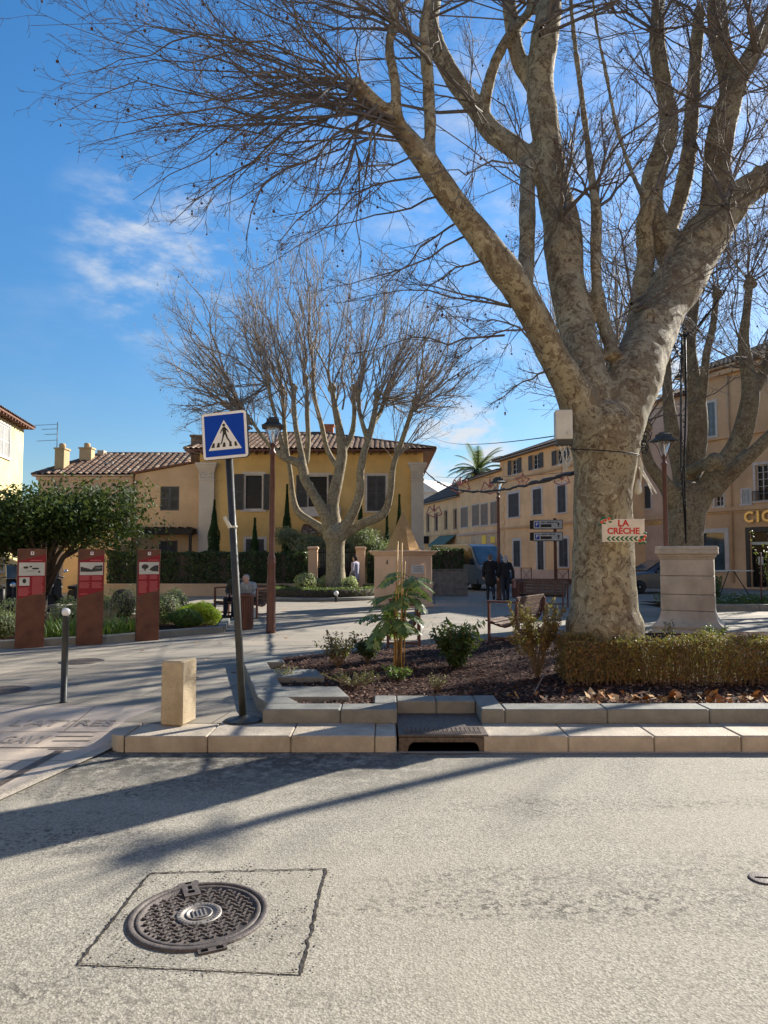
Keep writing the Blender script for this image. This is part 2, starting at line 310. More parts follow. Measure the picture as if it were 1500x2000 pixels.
M['lowdark']=leafmat('deep green pointed leaves',(.018,.045,.014),(.045,.085,.03),None,.55,.25,.15)
M['bronze']=leafmat('bronze sparse leaves',(.06,.07,.025),(.12,.10,.04),(.18,.08,.04),.5,.4)
M['palm']=leafmat('palm fronds',(.04,.06,.02),(.08,.11,.04),None,.5,.3)
M['bamboo']=plain('bamboo cane',(.52,.33,.12),.6,0,.25,10)
M['stem']=plain('woody stem',(.17,.12,.075),.85,0,.3,12)
# ---------------- the ground ----------------
def poly(name,pts,mat,z=None,kind='structure'):
    mb=MB(); mb.add([(p[0],p[1],p[2] if len(p)>2 else z) for p in pts],[tuple(range(len(pts)))]); return tag(mb.build(name,mat),kind=kind)
KY=atZ(600,1437,0).y; KB=KY+.50; RZ=-.15
poly('ground',[(-900,-60),(900,-60),(900,1500),(-900,1500)],M['ground'],-.22)
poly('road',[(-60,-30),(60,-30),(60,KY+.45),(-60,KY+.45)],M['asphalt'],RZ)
Y1=atZ(150,1378).y
XS=atZ(313,1385).x
poly('plaza_paving',[(XS,KB),(60,KB),(60,110),(-60,110),(-60,Y1),(XS,Y1)],M['plaza'],0)
# carved crossing: slopes from the plaza down to the road beside a dark channel
xr=atZ(190,1470,RZ).x; yr=atZ(190,1470,RZ).y
pe=atZ(-30,1572,RZ+.008)
mb=MB(); Z1=RZ+.008
mb.add([(-30,Y1,.0),(XS,Y1,.0),(xr,yr,Z1),(-30,yr,Z1)],[(0,1,2,3)])
mb.add([(-30,yr,Z1),(xr,yr,Z1),(pe.x,pe.y,Z1),(-30,pe.y,Z1)],[(0,1,2,3)])
tag(mb.build('crossing_paving',M['slab']),kind='structure')
def onramp(p,dz=.004):
    t=min(1,max(0,(Y1-p.y)/(Y1-yr))); return Vector((p.x,p.y,Z1*t+dz))
def ribbon(name,pts,w,mat,kind='structure',jit=0):
    """flat strip in plan following pts (x,y,z)"""
    vs=[];n=len(pts)
    for i,p in enumerate(pts):
        p=Vector(p); t=(Vector(pts[min(i+1,n-1)])-Vector(pts[max(i-1,0)])); t.z=0; t.normalize(); s=Vector((-t.y,t.x,0)); ww=(w if not isinstance(w,list) else w[i])*(1+random.uniform(-jit,jit)); vs+=[p-s*ww/2,p+s*ww/2]
    mb=MB(); mb.add(vs,[(2*i,2*i+1,2*i+3,2*i+2) for i in range(n-1)]); return tag(mb.build(name,mat),kind=kind) if kind else mb
a=atZ(302,1400,-.02); b=Vector((xr+.02,yr+.03,0)); c=Vector((pe.x-.02,pe.y,0))
ribbon('channel_stone',[onramp(p,.006) for p in (a,a.lerp(b,.33),a.lerp(b,.66),b,b.lerp(c,.5),c)],.13,M['kerb'])
a2=atZ(118,1468,RZ); c2=atZ(-30,1550,RZ)
ribbon('channel_slot',[Vector((a2.x,a2.y,Z1+.004)),Vector((c2.x,c2.y,Z1+.004))],.085,M['iron'])
# shallow carved lettering and bars
car=stone('carved limestone',(.36,.305,.25),6)
def carved(txt,u,v,size,sx):
    p=onramp(atZ(u,v,-.05),.004); sl=math.atan2(-Z1,Y1-yr); o=text_mb(txt,size,.0015,'carved_letters',car,None,p,(sl,0,0),.004,sx,'LEFT'); tag(o,kind='structure')
carved("L'ATTRES",22,1411,.26,1.0); carved('GAVY',4,1433,.27,.62)
for i,(u0,v,u1) in enumerate([(115,1424,190),(110,1430,183),(104,1436,176),(-30,1445,165),(96,1447,150)]):
    p=onramp(atZ(u0,v,-.06),.005); q=onramp(atZ(u1,v,-.06),.005); ribbon('carved_bar',[p,q],.022,car)
# kerb stones
XC=atZ(196,1440,0).x
js=[atZ(u,1437,0).x for u in (243,405,568,732,775)]; js2=[atZ(u,1437,0).x for u in (943,1110,1278,1448)]
while js2[-1]<40: js2.append(js2[-1]+.80)
kr=thing('kerb',(0,0,0)); kr['kind']='structure'
def kstone(x0,x1):
    MB().bevbox(((x0+x1)/2,KY+.25,-.10),(x1-x0-.007,.50+random.uniform(-.006,.006),.20+random.uniform(-.008,.004)),.010).build('kerb_stone',M['kerb'],kr)
for i in range(len(js)-1): kstone(js[i],js[i+1])
for i in range(min(len(js2)-1,14)): kstone(js2[i],js2[i+1])
MB().bb(js2[14],60,KY,KB,-.2,0).build('kerb_stone',M['kerb'],kr)
pr=[(js[0]-.006,KY)]+[(XC+.19-.19*math.cos(t),KY+.30-.30*math.sin(t)) for t in [PI/2*k/8 for k in range(8,-1,-1)]]+[(XC,KB),(js[0]-.006,KB)]
pr=[pr[0]]+pr[1:]
MB().prism(pr,-.2,0,'z').build('kerb_stone',M['kerb'],kr,bevel=.012)
# pavement triangle left of the kerb back edge, pale gutter strip
poly('pavement_corner',[(XC,KB-.002),(XS+.0,KB),(XS,Y1),(XS-.02,Y1),(XC-.02,KB+.2)],M['plaza'],.001)
ribbon('gutter_strip',[(js[-1]-.1,KY-.03,RZ+.006),(40,KY-.03,RZ+.006)],.06,M['kerb'])
# planting bed rim
RH=.135; RW=.30; RY=KB+.005
x0=atZ(512,1412).x; xd0=atZ(776,1412).x; xd1=atZ(940,1412).x
rim=thing('planting_bed_rim',(0,0,0)); rim['kind']='structure'
def rstone(xa,xb,ya,yb,h=RH,nm='rim_stone'): MB().bevbox(((xa+xb)/2,(ya+yb)/2,h/2-.05),(xb-xa-.006,yb-ya-.004,h+.1+random.uniform(-.006,.004)),.011).build(nm,M['granite'],rim)
xs=[x0,x0+.78,xd0]
for i in range(2): rstone(xs[i],xs[i+1],RY,RY+RW)
REC=RY+.42
rstone(xd0-.24,xd0,RY+RW,REC+RW); rstone(xd0,(xd0+xd1)/2,REC,REC+RW); rstone((xd0+xd1)/2,xd1,REC,REC+RW); rstone(xd1,xd1+.24,RY,REC+RW)
x=xd1+.24; k=0
while x<30: rstone(x,x+1.02,RY,RY+RW); x+=1.02
# left flank: toothed slabs stepping back along a slanted line
pa=atZ(512,1412); pb=atZ(470,1300); nst=6
for i in range(nst):
    t0=i/nst; t1=(i+1)/nst; A=pa.lerp(pb,t0); B=pa.lerp(pb,t1); A.y=max(A.y,RY+RW+.0) if i==0 else A.y
    L=(.34,1.0,.34,.95,.34,.6)[i]; h=RH+.002*i
    MB().prism([(A.x,A.y+.003),(A.x+L,A.y+.003),(B.x+L,B.y),(B.x,B.y)],-.05,h,'z').build('rim_slab',M['granite'],rim,bevel=.012)
# back border, a thin pale line of stone
bk=[atZ(u,v) for u,v in ((470,1302),(640,1284),(830,1268),(1045,1247),(1250,1243),(1500,1240),(1900,1238))]
ribbon('bed_back_border',[(p.x,p.y,.055) for p in bk],.2,M['kerb'])
# mulch
MZ=.07
mp=[(x0+.25,RY+.2),(xd0-.2,RY+.2),(xd0-.2,REC+.2),(xd1+.2,REC+.2),(xd1+.2,RY+.2),(22,RY+.2)]+[(p.x,p.y) for p in reversed(bk)]
mb=MB(); mb.add([(a,b,MZ) for a,b in mp],[tuple(range(len(mp)))]); tag(mb.build('mulch_bed',M['mulch']),kind='structure')
def inbed(x,y):
    if y<RY+RW or x<pa.x+(pb.x-pa.x)*(y-pa.y)/(pb.y-pa.y)+.1: return False
    if xd0-.24<x<xd1+.24 and y<REC+RW: return False
    for i in range(len(bk)-1):
        if bk[i].x<=x<=bk[i+1].x:
            t=(x-bk[i].x)/(bk[i+1].x-bk[i].x); return y<bk[i].y+(bk[i+1].y-bk[i].y)*t
    return False
def flakes(P,size,mat,name,flat=.35,asp=2.2,**kw):
    n=len(P); a=rng.uniform(0,2*PI,n); u=np.stack([np.cos(a),np.sin(a),rng.normal(0,flat,n)],1); b=np.stack([-np.sin(a),np.cos(a),rng.normal(0,flat,n)],1)
    s=size*rng.uniform(.5,1.5,n)[:,None]; P=np.asarray(P); V=np.stack([P-u*s,P-b*s/asp+[0,0,.002],P+u*s,P+b*s/asp],1).reshape(-1,3); return link(name,np_mesh(name,V,np.arange(4*n).reshape(n,4),False),mat)
pts=[]
while len(pts)<26000:
    y=7.3+ (random.random()**1.6)*7; x=random.uniform(-2.1,min(9,.62*y+.6))
    if inbed(x,y): pts.append((x,y,MZ+random.uniform(.0,.035)))
tag(flakes(pts,.022,M['chips'],'bark_chips'),'loose reddish brown bark chips covering the planting bed','bark chips',kind='stuff')
pts=[]
while len(pts)<260:
    x=random.uniform(1.2,5.5); y=random.uniform(RY+RW,RY+RW+.75)
    if inbed(x,y) and (x>2.2 or random.random()<.15): pts.append((x,y,MZ+random.uniform(.02,.07)))
tag(flakes(pts,.042,M['dryleaf'],'fallen_leaves',.55,1.25),'dry orange brown leaves fallen under the clipped hedge','fallen leaves',kind='stuff')
pts=[(random.uniform(-6,4),random.uniform(9,24),.006) for i in range(90)]
tag(flakes(pts,.035,M['dryleaf'],'fallen_leaves',.1,1.3),'a few small dry leaves scattered over the plaza slabs','fallen leaves',kind='stuff')
# gully
gl=thing('gully',((xd0+xd1)/2,KY,0),0,'brown cast iron storm gully set in the kerb between the pale stones','storm drain')
W=xd1-xd0-.01
mb=MB(); mb.box((0,.462,-.002),(W+.006,.918,.016)); mb.build('cover',M['iron'],gl)
mb=MB()
for i in range(34):
    for j in range(9):
        if j<4 or i%2: mb.box((-W/2+.06+i*(W-.12)/33,.06+j*.028,.0075),(.012,.010,.006),R(45))
mb.build('tread_studs',M['iron'],gl)
# front frame with a rounded opening
W2=W/2; o=[(-W2+.10+.05*(1-math.cos(t)) ,-.045-.035+.035*math.sin(t)) for t in [PI/2*k/4 for k in range(5)]]
inn=[(-W2+.08,RZ+.005)]+[(-W2+.09,-.10),(-W2+.11,-.07),(-W2+.14,-.058)]+[(W2-.14,-.058),(W2-.11,-.07),(W2-.09,-.10)]+[(W2-.08,RZ+.005)]
out_=[(-W2,RZ+.005),(-W2,-.10),(-W2,-.05),(-W2,-.016),(W2,-.016),(W2,-.05),(W2,-.10),(W2,RZ+.005)]
mb=MB(); n=8
vs=[(a,0,b) for a,b in out_]+[(a,0,b) for a,b in inn]+[(a,.04,b) for a,b in out_]+[(a,.04,b) for a,b in inn]
fs=[(i,i+1,i+1+n,i+n) for i in range(n-1)]+[(i+2*n,i+3*n,i+1+3*n,i+1+2*n) for i in range(n-1)]+[(i+n,i+1+n,i+1+3*n,i+3*n) for i in range(n-1)]+[(i,i+2*n,i+1+2*n,i+1) for i in range(n-1)]
mb.add(vs,fs); mb.build('frame',M['iron'],gl)
mb=MB(); mb.bb(-W2+.01,W2-.01,.30,.31,-.3,-.02); mb.bb(-W2+.005,-W2+.02,.04,.3,-.3,-.02); mb.bb(W2-.02,W2-.005,.04,.3,-.3,-.02); mb.bb(-W2+.02,W2-.02,.04,.3,-.30,-.149+.003); mb.build('pit',M['black'],gl)
mb=MB(); mb.add([(-W2-.02,-.02,RZ+.012),(W2+.02,-.02,RZ+.012)]+[(W2*math.cos(t)*1.04,-.02-.055*math.sin(t)-.01,RZ+.012) for t in [PI*k/12 for k in range(13)]],[tuple(range(15))]); mb.build('sill',M['kerb'],gl)
# road patch seam and manhole
cs=[atZ(u,v,RZ) for u,v in ((293,1707),(636,1699),(588,1905),(152,1885))]
poly('road_patch',[(p.x,p.y) for p in cs],M['asphalt_patch'],RZ+.003)
for i,(w0) in enumerate((.012,.016,.004,.014)):
    A=cs[i]; B=cs[(i+1)%4]; n=44; ps=[]; ws=[]
    for k in range(n+1):
        p=A.lerp(B,k/n); p+=Vector((random.gauss(0,.0035),random.gauss(0,.0035),0)); p.z=RZ+.007; ps.append(p); ws.append(w0*random.choice((.7,.8,1,1,1.3)))
    ribbon('road_seam',ps,ws,M['seam'])
pts=[]
for k in range(150):
    A=cs[random.randrange(4)]; B=cs[(cs.index(A)+1)%4]; p=A.lerp(B,random.random()); 
    pts.append((p.x+random.gauss(0,.04),p.y+random.gauss(0,.04),RZ+.009))
mhc=atZ(389,1788,RZ)
for k in range(120):
    a=random.uniform(0,2*PI); r=.37+abs(random.gauss(0,.06)); pts.append((mhc.x+r*math.cos(a),mhc.y+r*math.sin(a),RZ+.009))
tag(flakes(pts,.006,M['seam'],'bitumen_specks',.0,1.3),kind='structure')
mh=thing('manhole_cover',mhc,R(24),'round cast iron manhole cover with chevron tread set in the road','manhole cover')
mb=MB(); mb.lathe([(.345,-.02),(.345,.012),(.335,.016),(.315,.016),(.312,.004),(.312,-.02)],64); mb.build('frame',M['manhole'],mh)
mb=MB(); mb.lathe([(.306,-.02),(.306,.010),(.300,.013),(.285,.013),(.282,.005),(0.001,.005)],64); mb.build('lid',M['manhole'],mh)
mb=MB()
for i in range(-9,10):
    for j in range(-9,10):
        x=i*.032+(.016 if j%2 else 0); y=j*.030
        r=math.hypot(x,y)
        if .118<r<.268 and not (abs(x)<.055 and y>.19):
            mb.box((x,y,.009),(.026,.009,.010),R(45) if (i+j)%2 else R(-45))
mb.build('tread',M['manhole'],mh)
mb=MB(); mb.lathe([(.112,.004),(.112,.011),(.106,.013),(.085,.013),(.083,.009),(.001,.009)],40); mb.build('badge',M['manhole_polished'],mh)
mb=MB(); mb.lathe([(.066,.009),(.066,.014),(.058,.014),(.058,.0095)],32)
for x in (-.03,-.01,.01,.03): mb.box((x,0,.012),(.008,.07,.006))
mb.box((0,-.04,.012),(.07,.008,.006)); mb.build('emblem',M['manhole_polished'],mh)
for k in range(1):
    mt=MB()
    for q in range(34):
        if q%9==8: continue
        a=2*PI*q/34; mt.box((.097*math.cos(a),.097*math.sin(a),.0132),(.012,.006,.003),a)
    mt.build('badge_relief',M['manhole'],mh)
mb=MB(); mb.box((.0,.25,.012),(.085,.12,.014)); mb.box((0,.345,.004),(.11,.05,.02)); mb.build('hinge',M['manhole'],mh)
for cc,dd in (((.0,.235,.0205),(.030,.026,.002)),((0,.285,.0205),(.018,.035,.002)),((.0,.352,.0155),(.03,.012,.002))): MB().box(cc,dd).build('key_slot',M['black'],mh)
mb=MB(); mb.box((.0,-.355,.002),(.13,.04,.02)); mb.build('latch',M['manhole'],mh)
for x in (-.035,.035): MB().box((x,-.357,.0130),(.03,.02,.002)).build('latch_slot',M['black'],mh)
def lidx(u,v,z,r,label,slot=False):
    p=atZ(u,v,z); t=thing('access_cover',p,R(-8),label,'access cover'); MB().lathe([(r,-.01),(r,.006),(r-.01,.008),(.001,.008)],40).build('lid',M['manhole'],t)
    mb=MB(); 
    if slot: mb.box((0,0,.0095),(.08,.010,.003))
    else:
        mb.lathe([(r*.8,.004),(r*.8,.0105),(r*.76,.0105),(r*.76,.004)],32)
        for k in range(-3,4): mb.box((k*r*.2,0,.009),(.012,r*1.1,.004))
    mb.build('slot' if slot else 'grip_bars',M['black'] if slot else M['iron'],t)
lidx(1490,1717,RZ,.075,'small round grey valve cap in the road at the right edge',True)
lidx(160,1292,0,.34,'dark round lid sunk in plaza slabs beyond the post with white ball')
lidx(8,1348,0,.30,'dark round lid in plaza slabs at the left edge of the view')
# ---------------- street objects near ----------------
# crossing sign
base=atZ(475,1408); top=atY(440,812,base.y-.02)
t=thing('crossing_sign',base,0,'square blue pedestrian crossing sign on a leaning dark grey pole','road sign')
lean=(atY(448,905,base.y)-base); dirn=lean.normalized(); Ht=(atY(441,820,base.y)-base).length
mb=MB(); mb.tube([(0,0,0),dirn*.6,dirn*Ht],.038,14); mb.build('pole',M['darkgrey'],t)
mb=MB(); mb.lathe([(.19,0),(.19,.012),(.17,.02),(.10,.028),(.05,.05),(.04,.06)],24); mb.build('base_plate',M['darkgrey'],t)
ctr=atY(439,850,base.y-.06)-base; roll=R(4); MR=Matrix.Translation(ctr)@Matrix.Rotation(R(-9),4,'Z')@Matrix.Rotation(-roll,4,'Y')
def rr(w_,r,k=5):
    ps=[]
    for cx,cy,a0 in ((w_-r,w_-r,0),(-w_+r,w_-r,PI/2),(-w_+r,-w_+r,PI),(w_-r,-w_+r,1.5*PI)):
        for i in range(k+1): a=a0+PI/2*i/k; ps.append((cx+r*math.cos(a),cy+r*math.sin(a)))
    return ps
S=.245
def plate(ps,y0,y1,mat,nm,par): return MB().prism(ps,y0,y1).move(MR).build(nm,mat,par)
bd=plate(rr(S,.035),.0,.03,M['darkgrey'],'plate',t); plate(rr(S-.004,.033),-.003,.0,M['white'],'border',t); plate(rr(S-.032,.004,2),-.006,-.003,M['blue'],'panel',t)
sg=plate([(-.178,-.150),(.178,-.150),(0,.158)],-.009,-.006,M['white'],'triangle',t)
def blk(ps,par=None): 
    return MB().prism(ps,-.0115,-.009).v,None
mb=MB()
mb.prism([(.012*math.cos(a)*1.25-.002,.105+.015*math.sin(a)) for a in [2*PI*k/14 for k in range(14)]],-.0115,-.009)
for ps in ([(-.012,.086),(.012,.086),(.020,.05),(.022,.018),(-.016,.018),(-.018,.05)],            # torso
           [(-.012,.084),(-.035,.050),(-.045,.026),(-.037,.022),(-.026,.044),(-.008,.064)],
           [(.010,.084),(.034,.056),(.050,.026),(.042,.022),(.026,.046),(.006,.064)],
           [(-.016,.022),(.008,.022),(-.012,-.030),(-.030,-.085),(-.046,-.096),(-.050,-.086),(-.040,-.078),(-.026,-.030)],
           [(.0,.022),(.022,.022),(.036,-.030),(.060,-.068),(.074,-.074),(.072,-.084),(.054,-.084),(.022,-.036)]):
    mb.prism(ps,-.0115,-.009)
for x in (-.128,-.072,-.008,.060,.118):
    mb.prism([(x-.014+(.0 if x>0 else -.006),-.122),(x+.016,-.122),(x+.012-(x*.06),-.076),(x-.008-(x*.06),-.076)],-.0112,-.009)
mb.move(MR).build('pictogram',M['blackp'],t)
p=atY(455,1029,base.y)-base
mb=MB(); mb.lathe([(.042,-.012),(.042,.012)],14,p+Vector((.003,0,0))); mb.build('collar',M['offwhite'],t)
mb=MB(); mb.box(p+Vector((-.045,-.045,.045)),(.035,.05,.13),0,0,R(-28)); mb.box(p+Vector((-.02,-.02,.0)),(.05,.03,.02)); mb.build('detector',M['offwhite'],t)
# stone bollard
b0=atZ(335,1419); t=thing('stone_bollard',b0+Vector((.02,.16,0)),0,'chunky square limestone bollard standing beside the kerb','bollard')
MB().bevbox((0,0,.315),(.235,.30,.63),.016,R(-12)).build('post',M['bollard_stone'],t)
b0=atZ(124,1372); t=thing('ball_bollard',b0,0,'slim dark bollard topped with a white ball','bollard')
MB().lathe([(.05,0),(.05,.01),(.036,.014),(.036,.96),(.038,.965),(.036,.975),(.02,.985)],16).build('post',M['darkgrey'],t)
MB().sphere((0,0,1.02),.048,16).build('ball',M['white'],t)
t=thing('ball_bollard',atZ(1,1218),0,'grey bollard cut by the left edge, beside the motorbikes','bollard'); MB().lathe([(.08,0),(.08,.85),(.03,.88)],14).build('post',M['darkgrey'],t)
# information pillars
def totem(u,v,wpx,label,kind):
    p=atZ(u,v); s=p.y/F; W=wpx*s*1.12; t=thing('information_pillar',p,R(32),label,'information panel','rust brown information pillars along the left bed')
    H=1.80; MB().bevbox((0,0,H/2),(W,.10,H),.004).build('body',M['rust'],t)
    y=-.052; h0=1.27 
    MB().prism([(-W/2+.012,h0*.705),(W/2-.012,h0*.80),(W/2-.012,1.70),(-W/2+.012,1.575)],y,y+.003).build('red_panel',M['crimson'],t)
    MB().box((0,y-.002,1.72),(.055,.004,.062)).build('badge',M['white'],t)
    MB().box((0,y-.005,1.723),(.020,.003,.034)).build('badge_crest',M['crimson'],t)
    ph=MB(); zc=1.43; hh=.145; w=W-.05; ph.box((0,y-.003,zc),(w,.004,hh*2-.05)); po=ph.build('photograph',M['offwhite'],t)
    d=MB(); hz=hh-.025
    if kind==0:
        for a,b,c,e in ((-.10,.03,.09,.045),(-.02,.045,.05,.03),(.06,.01,.13,.035),(.12,-.05,.045,.035),(-.02,-.035,.17,.010)): d.sphere((a,y-.005,zc+b),1,10,(c/2,.001,e/2))
    elif kind==1:
        d.prism([(-w/2+.01,zc-.055),(-w/2+.01,zc+.04),(-.04,zc+.0),(-.005,zc-.02),(.06,zc+.05),(w/2-.01,zc+.065),(w/2-.01,zc-.045),(.0,zc-.06)],y-.007,y-.005)
    else:
        d.sphere((-.08,y-.005,zc+.03),1,10,(.07,.001,.05)); d.box((-.08,y-.006,zc-.02),(.03,.001,.06)); d.prism([(.0,zc-.03),(.04,zc+.01),(.10,zc+.05),(w/2-.01,zc+.06),(w/2-.01,zc-.07),(.06,zc-.06)],y-.007,y-.005)
    d.build('photo_scene',M['darkgrey'],po)
    if kind==1:
        d=MB()
        for k in range(6): d.box((.075+k*.022,y-.008,zc+.015),(.006,.001,.03))
        d.build('photo_windows',M['offwhite'],po)
    if kind==0:
        q=MB().box((-W/4,y-.003,1.205),(W/2-.07,.004,.15)).build('portrait',M['offwhite'],t); MB().sphere((-W/4,y-.005,1.215),1,10,(.032,.001,.045)).build('portrait_head',M['darkgrey'],q)
    tx=MB()
    for r in range(20):
        z=1.285-r*.0165
        for s_ in (-1,1):
            if kind==0 and s_<0 and r<12: continue
            if r in (5,6) and kind: continue
            if r>13 and kind==1: continue
            L=(W/2-.045)*random.uniform(.8,1); xx=(-W/2+.025+L/2) if s_<0 else (.012+L/2); tx.box((xx,y-.001,z),(L,.002,.0075))
    tx.box((.07,y-.001,1.59),(.2,.002,.012)); tx.box((-W/2+.10,y-.001,.955),(.14,.002,.010)); tx.build('printed_text',M['crimson_light'],t)
totem(57,1265,45,'leftmost of the rust brown information pillars, with a portrait photo',0)
totem(174,1259,42,'middle rust brown information pillar, photo of a pale building',1)
totem(287,1251,38,'rightmost of the rust brown information pillars, photo of trees',2)
# street lamps
def lamp(p,rz,label,group='brown lantern street lamps'):
    t=thing('street_lamp',p,rz,label,'street lamp',group)
    MB().lathe([(.105,0),(.105,.06),(.10,.08),(.095,.9),(.10,1.1),(.088,1.22),(.085,1.5),(.10,1.54),(.075,1.57),(.092,1.62),(.075,1.66),(.062,1.72),(.055,3.9),(.075,3.93),(.075,3.97),(.045,4.0),(.04,4.12),(.06,4.15),(.02,4.18)],20).build('pole',M['rustred'],t)
    h=MB()
    for k in range(4):
        a=PI/4+k*PI/2; c,s=math.cos(a),math.sin(a); ps=[(.05,4.08),(.085,4.2),(.12,4.32),(.18,4.44),(.27,4.52)]
        h.tube([(r*c,r*s,z) for r,z in ps],.011,6)
    h.build('arm',M['rustred'],t)
    MB().lathe([(.34,4.52),(.34,4.545),(.29,4.56),(.20,4.62),(.19,4.70),(.12,4.72),(.11,4.745),(.04,4.75)],4,sq=True).build('cap',M['darkgrey'],t)
    MB().lathe([(.03,4.14),(.05,4.18),(.12,4.36),(.155,4.50),(.15,4.51)],16).build('glass',M['lampglass'],t)
    MB().lathe([(.02,4.18),(.03,4.3),(.03,4.42),(.015,4.45)],10).build('bulb',M['white'],t)
    return t
g=G('lamp glass',.05,0,.5); g.b.inputs['Transmission Weight'].default_value=.93; g.b.inputs['IOR'].default_value=1.1; g.col((.9,.9,.88)); M['lampglass']=g.m
L1=lamp(atZ(529,1236),R(8),'tall brown lantern street lamp in front of the yellow villa')
dup(L1,atZ(975,1172),R(30),'tall brown lantern street lamp by the walking couple')
dup(L1,Vector((atY(1297,900,17.5).x,17.5,0)),R(15),'tall brown lantern street lamp rising behind the stone pedestal')
# benches: curved slatted seat between rectangular end frames; local x along the bench, +y the way it faces
def bench(p,rz,label,L=1.6):
    t=thing('park_bench',p,rz,label,'bench','brown slatted plaza benches')
    for x in (0,L):
        mb=MB(); b=.045
        mb.box((x,.28,.40),(b,b,.80)); mb.box((x,-.28,.40),(b,b,.80)); mb.box((x,0,.80),(b+.006,.62,.04)); mb.box((x,0,.12),(b-.008,.52,.035)); mb.build('end_frame',M['rustred'],t)
    MB().bb(.03,L-.03,-.02,.02,.09,.13).build('stretcher',M['rustred'],t)
    prof=[(.33,.43),(.22,.41),(.10,.37),(-.02,.35),(-.12,.38),(-.18,.46),(-.215,.56),(-.235,.66),(-.25,.76),(-.27,.85)]
    sb=MB()
    for i,(y,z) in enumerate(prof):
        j=min(i+1,len(prof)-1); k=max(i-1,0); a=math.atan2(prof[j][1]-prof[k][1],prof[j][0]-prof[k][0]); sb.box((L/2,y,z),(L-.06,.085,.026),0,a)
    sb.build('slatted_seat',M['wood'],t)
    for x in (.06,L-.06):
        mb=MB(); mb.tube([(x,y,z-.03) for y,z in prof[:5]]+[(x,y-.03,z) for y,z in prof[5:]],.018,6); mb.build('seat_rib',M['rustred'],t)
    return t
BN=atZ(975,1257); BF=Vector((3.15,15.0,0)); ax=(BF-Vector((2.25,13.5,0)))
bench(Vector((2.25,13.55,0)),math.atan2(ax.y,ax.x),'brown bench seen end on, in front of the small bronze shrub')
bench(Vector((atZ(788,1268).x,12.75,0)),R(88),'brown bench half hidden behind the staked lobed plant')
bench(Vector((atZ(524,1203).x,19.3,0)),R(150),'brown bench with two people seated, beside the litter bin',1.5)
bench(Vector((atZ(1106,1187).x,23.4,0)),R(150),'brown bench in the shade just left of the big trunk',1.5)
# bins
def bin_(p,r,h,label,n=22):
    t=thing('litter_bin',p,0,label,'litter bin'); MB().lathe([(r*.92,0),(r*.9,.02),(r*.97,h*.9),(r*1.06,h*.92),(r*1.06,h),(r*.9,h),(r*.88,h*.6)],28).build('body',M['rustred'],t)
    mb=MB()
    for k in range(n):
        a=2*PI*k/n; mb.box((r*.965*math.cos(a),r*.965*math.sin(a),h*.47),(.022,r*.16,h*.84),a)
    mb.build('slat_ring',M['rustred'],t); return t
bin_(atZ(478,1229),.19,.82,'round brown slatted litter bin behind the crossing sign pole')
bin_(atZ(1012,1167),.25,.72,'round brown litter bin right of the walking couple')
t=thing('utility_box',atZ(1033,1166)+Vector((.1,.5,0)),0,'low pale grey utility box beside the far litter bin','utility box'); MB().bevbox((0,0,.35),(.28,.28,.70),.02).build('cabinet',M['offwhite'],t); MB().box((0,-.143,.4),(.2,.006,.4)).build('door',M['white_frame'],t)
# thin iron post right of the kiosk
t=thing('iron_post',atZ(848,1179),0,'thin black iron stake beside the pyramid topped kiosk','post'); MB().lathe([(.05,0),(.05,.015),(.012,.02),(.012,.62),(.004,.64)],10).build('stake',M['wire'],t)
# pedestal
pc=Vector((atY(1343,1100,15.4).x,15.4,0)); t=thing('stone_pedestal',pc,R(-26),'big pale stone pedestal with moulded cap and worn base','pedestal')
t.scale=(.87,.87,1)
def sq(prof,nm):
    MB().lathe([(r*math.sqrt(2),z) for r,z in prof],4,sq=True).build(nm,M['pedestal'],t,bevel=.01)
sq([(.80,0),(.80,.10),(.76,.12),(.79,.20),(.76,.24),(.70,.28),(.64,.36),(.605,.48),(.60,.52)],'base')
for i,(a,b) in enumerate(((.526,.86),(.868,1.25),(1.258,1.60))): MB().bevbox((0,0,(a+b)/2),(1.2-.004*i,1.2-.004*i,b-a),.012).build('stone_course',M['pedestal'],t)
sq([(.60,1.606),(.61,1.64),(.64,1.66),(.66,1.70),(.70,1.72),(.70,1.78),(.685,1.79),(.70,1.80),(.70,1.86),(.68,1.88)],'cap')
# kiosk with pyramid roof
kc=Vector((atY(787,1100,23.9).x,23.9,0)); t=thing('stone_kiosk',kc,R(40),'peach rendered block with tall pyramid roof in the middle of the plaza','kiosk')
sd=1.38
MB().bb(-sd/2,sd/2,-sd/2,sd/2,0,1.70).build('body',M['kiosk'],t,bevel=.02)
MB().bb(-sd/2-.03,sd/2+.03,-sd/2-.03,sd/2+.03,0,.12).build('plinth',M['kiosk'],t,bevel=.01)
MB().lathe([(r*math.sqrt(2),z) for r,z in ((sd/2+.02,1.70),(sd/2+.05,1.74),(sd/2+.10,1.80),(sd/2+.13,1.82),(sd/2+.13,1.86),(sd/2+.10,1.865))],4,sq=True).build('cornice',M['kiosk'],t)
n=8; MB().add([(.66*math.cos(2*PI*k/n+.39),.66*math.sin(2*PI*k/n+.39),1.862) for k in range(n)]+[(.62*math.cos(2*PI*k/n+.39)*.93,.62*math.sin(2*PI*k/n+.39)*.93,1.96) for k in range(n)]+[(0.02*math.cos(2*PI*k/n),0.02*math.sin(2*PI*k/n),3.16) for k in range(n)],[(k,(k+1)%n,(k+1)%n+n,k+n) for k in range(n)]+[(k+n,(k+1)%n+n,(k+1)%n+2*n,k+2*n) for k in range(n)]+[tuple(range(2*n,3*n))]).build('pyramid_roof',M['pyr'],t)
MB().box((0,-sd/2-.012,.95),(.72,.024,.95)).build('plaque',M['kiosk'],t,bevel=.008); MB().box((0,-sd/2-.03,1.25),(.55,.012,.28)).build('inscription_panel',M['white_frame'],t)
mb=MB(); 
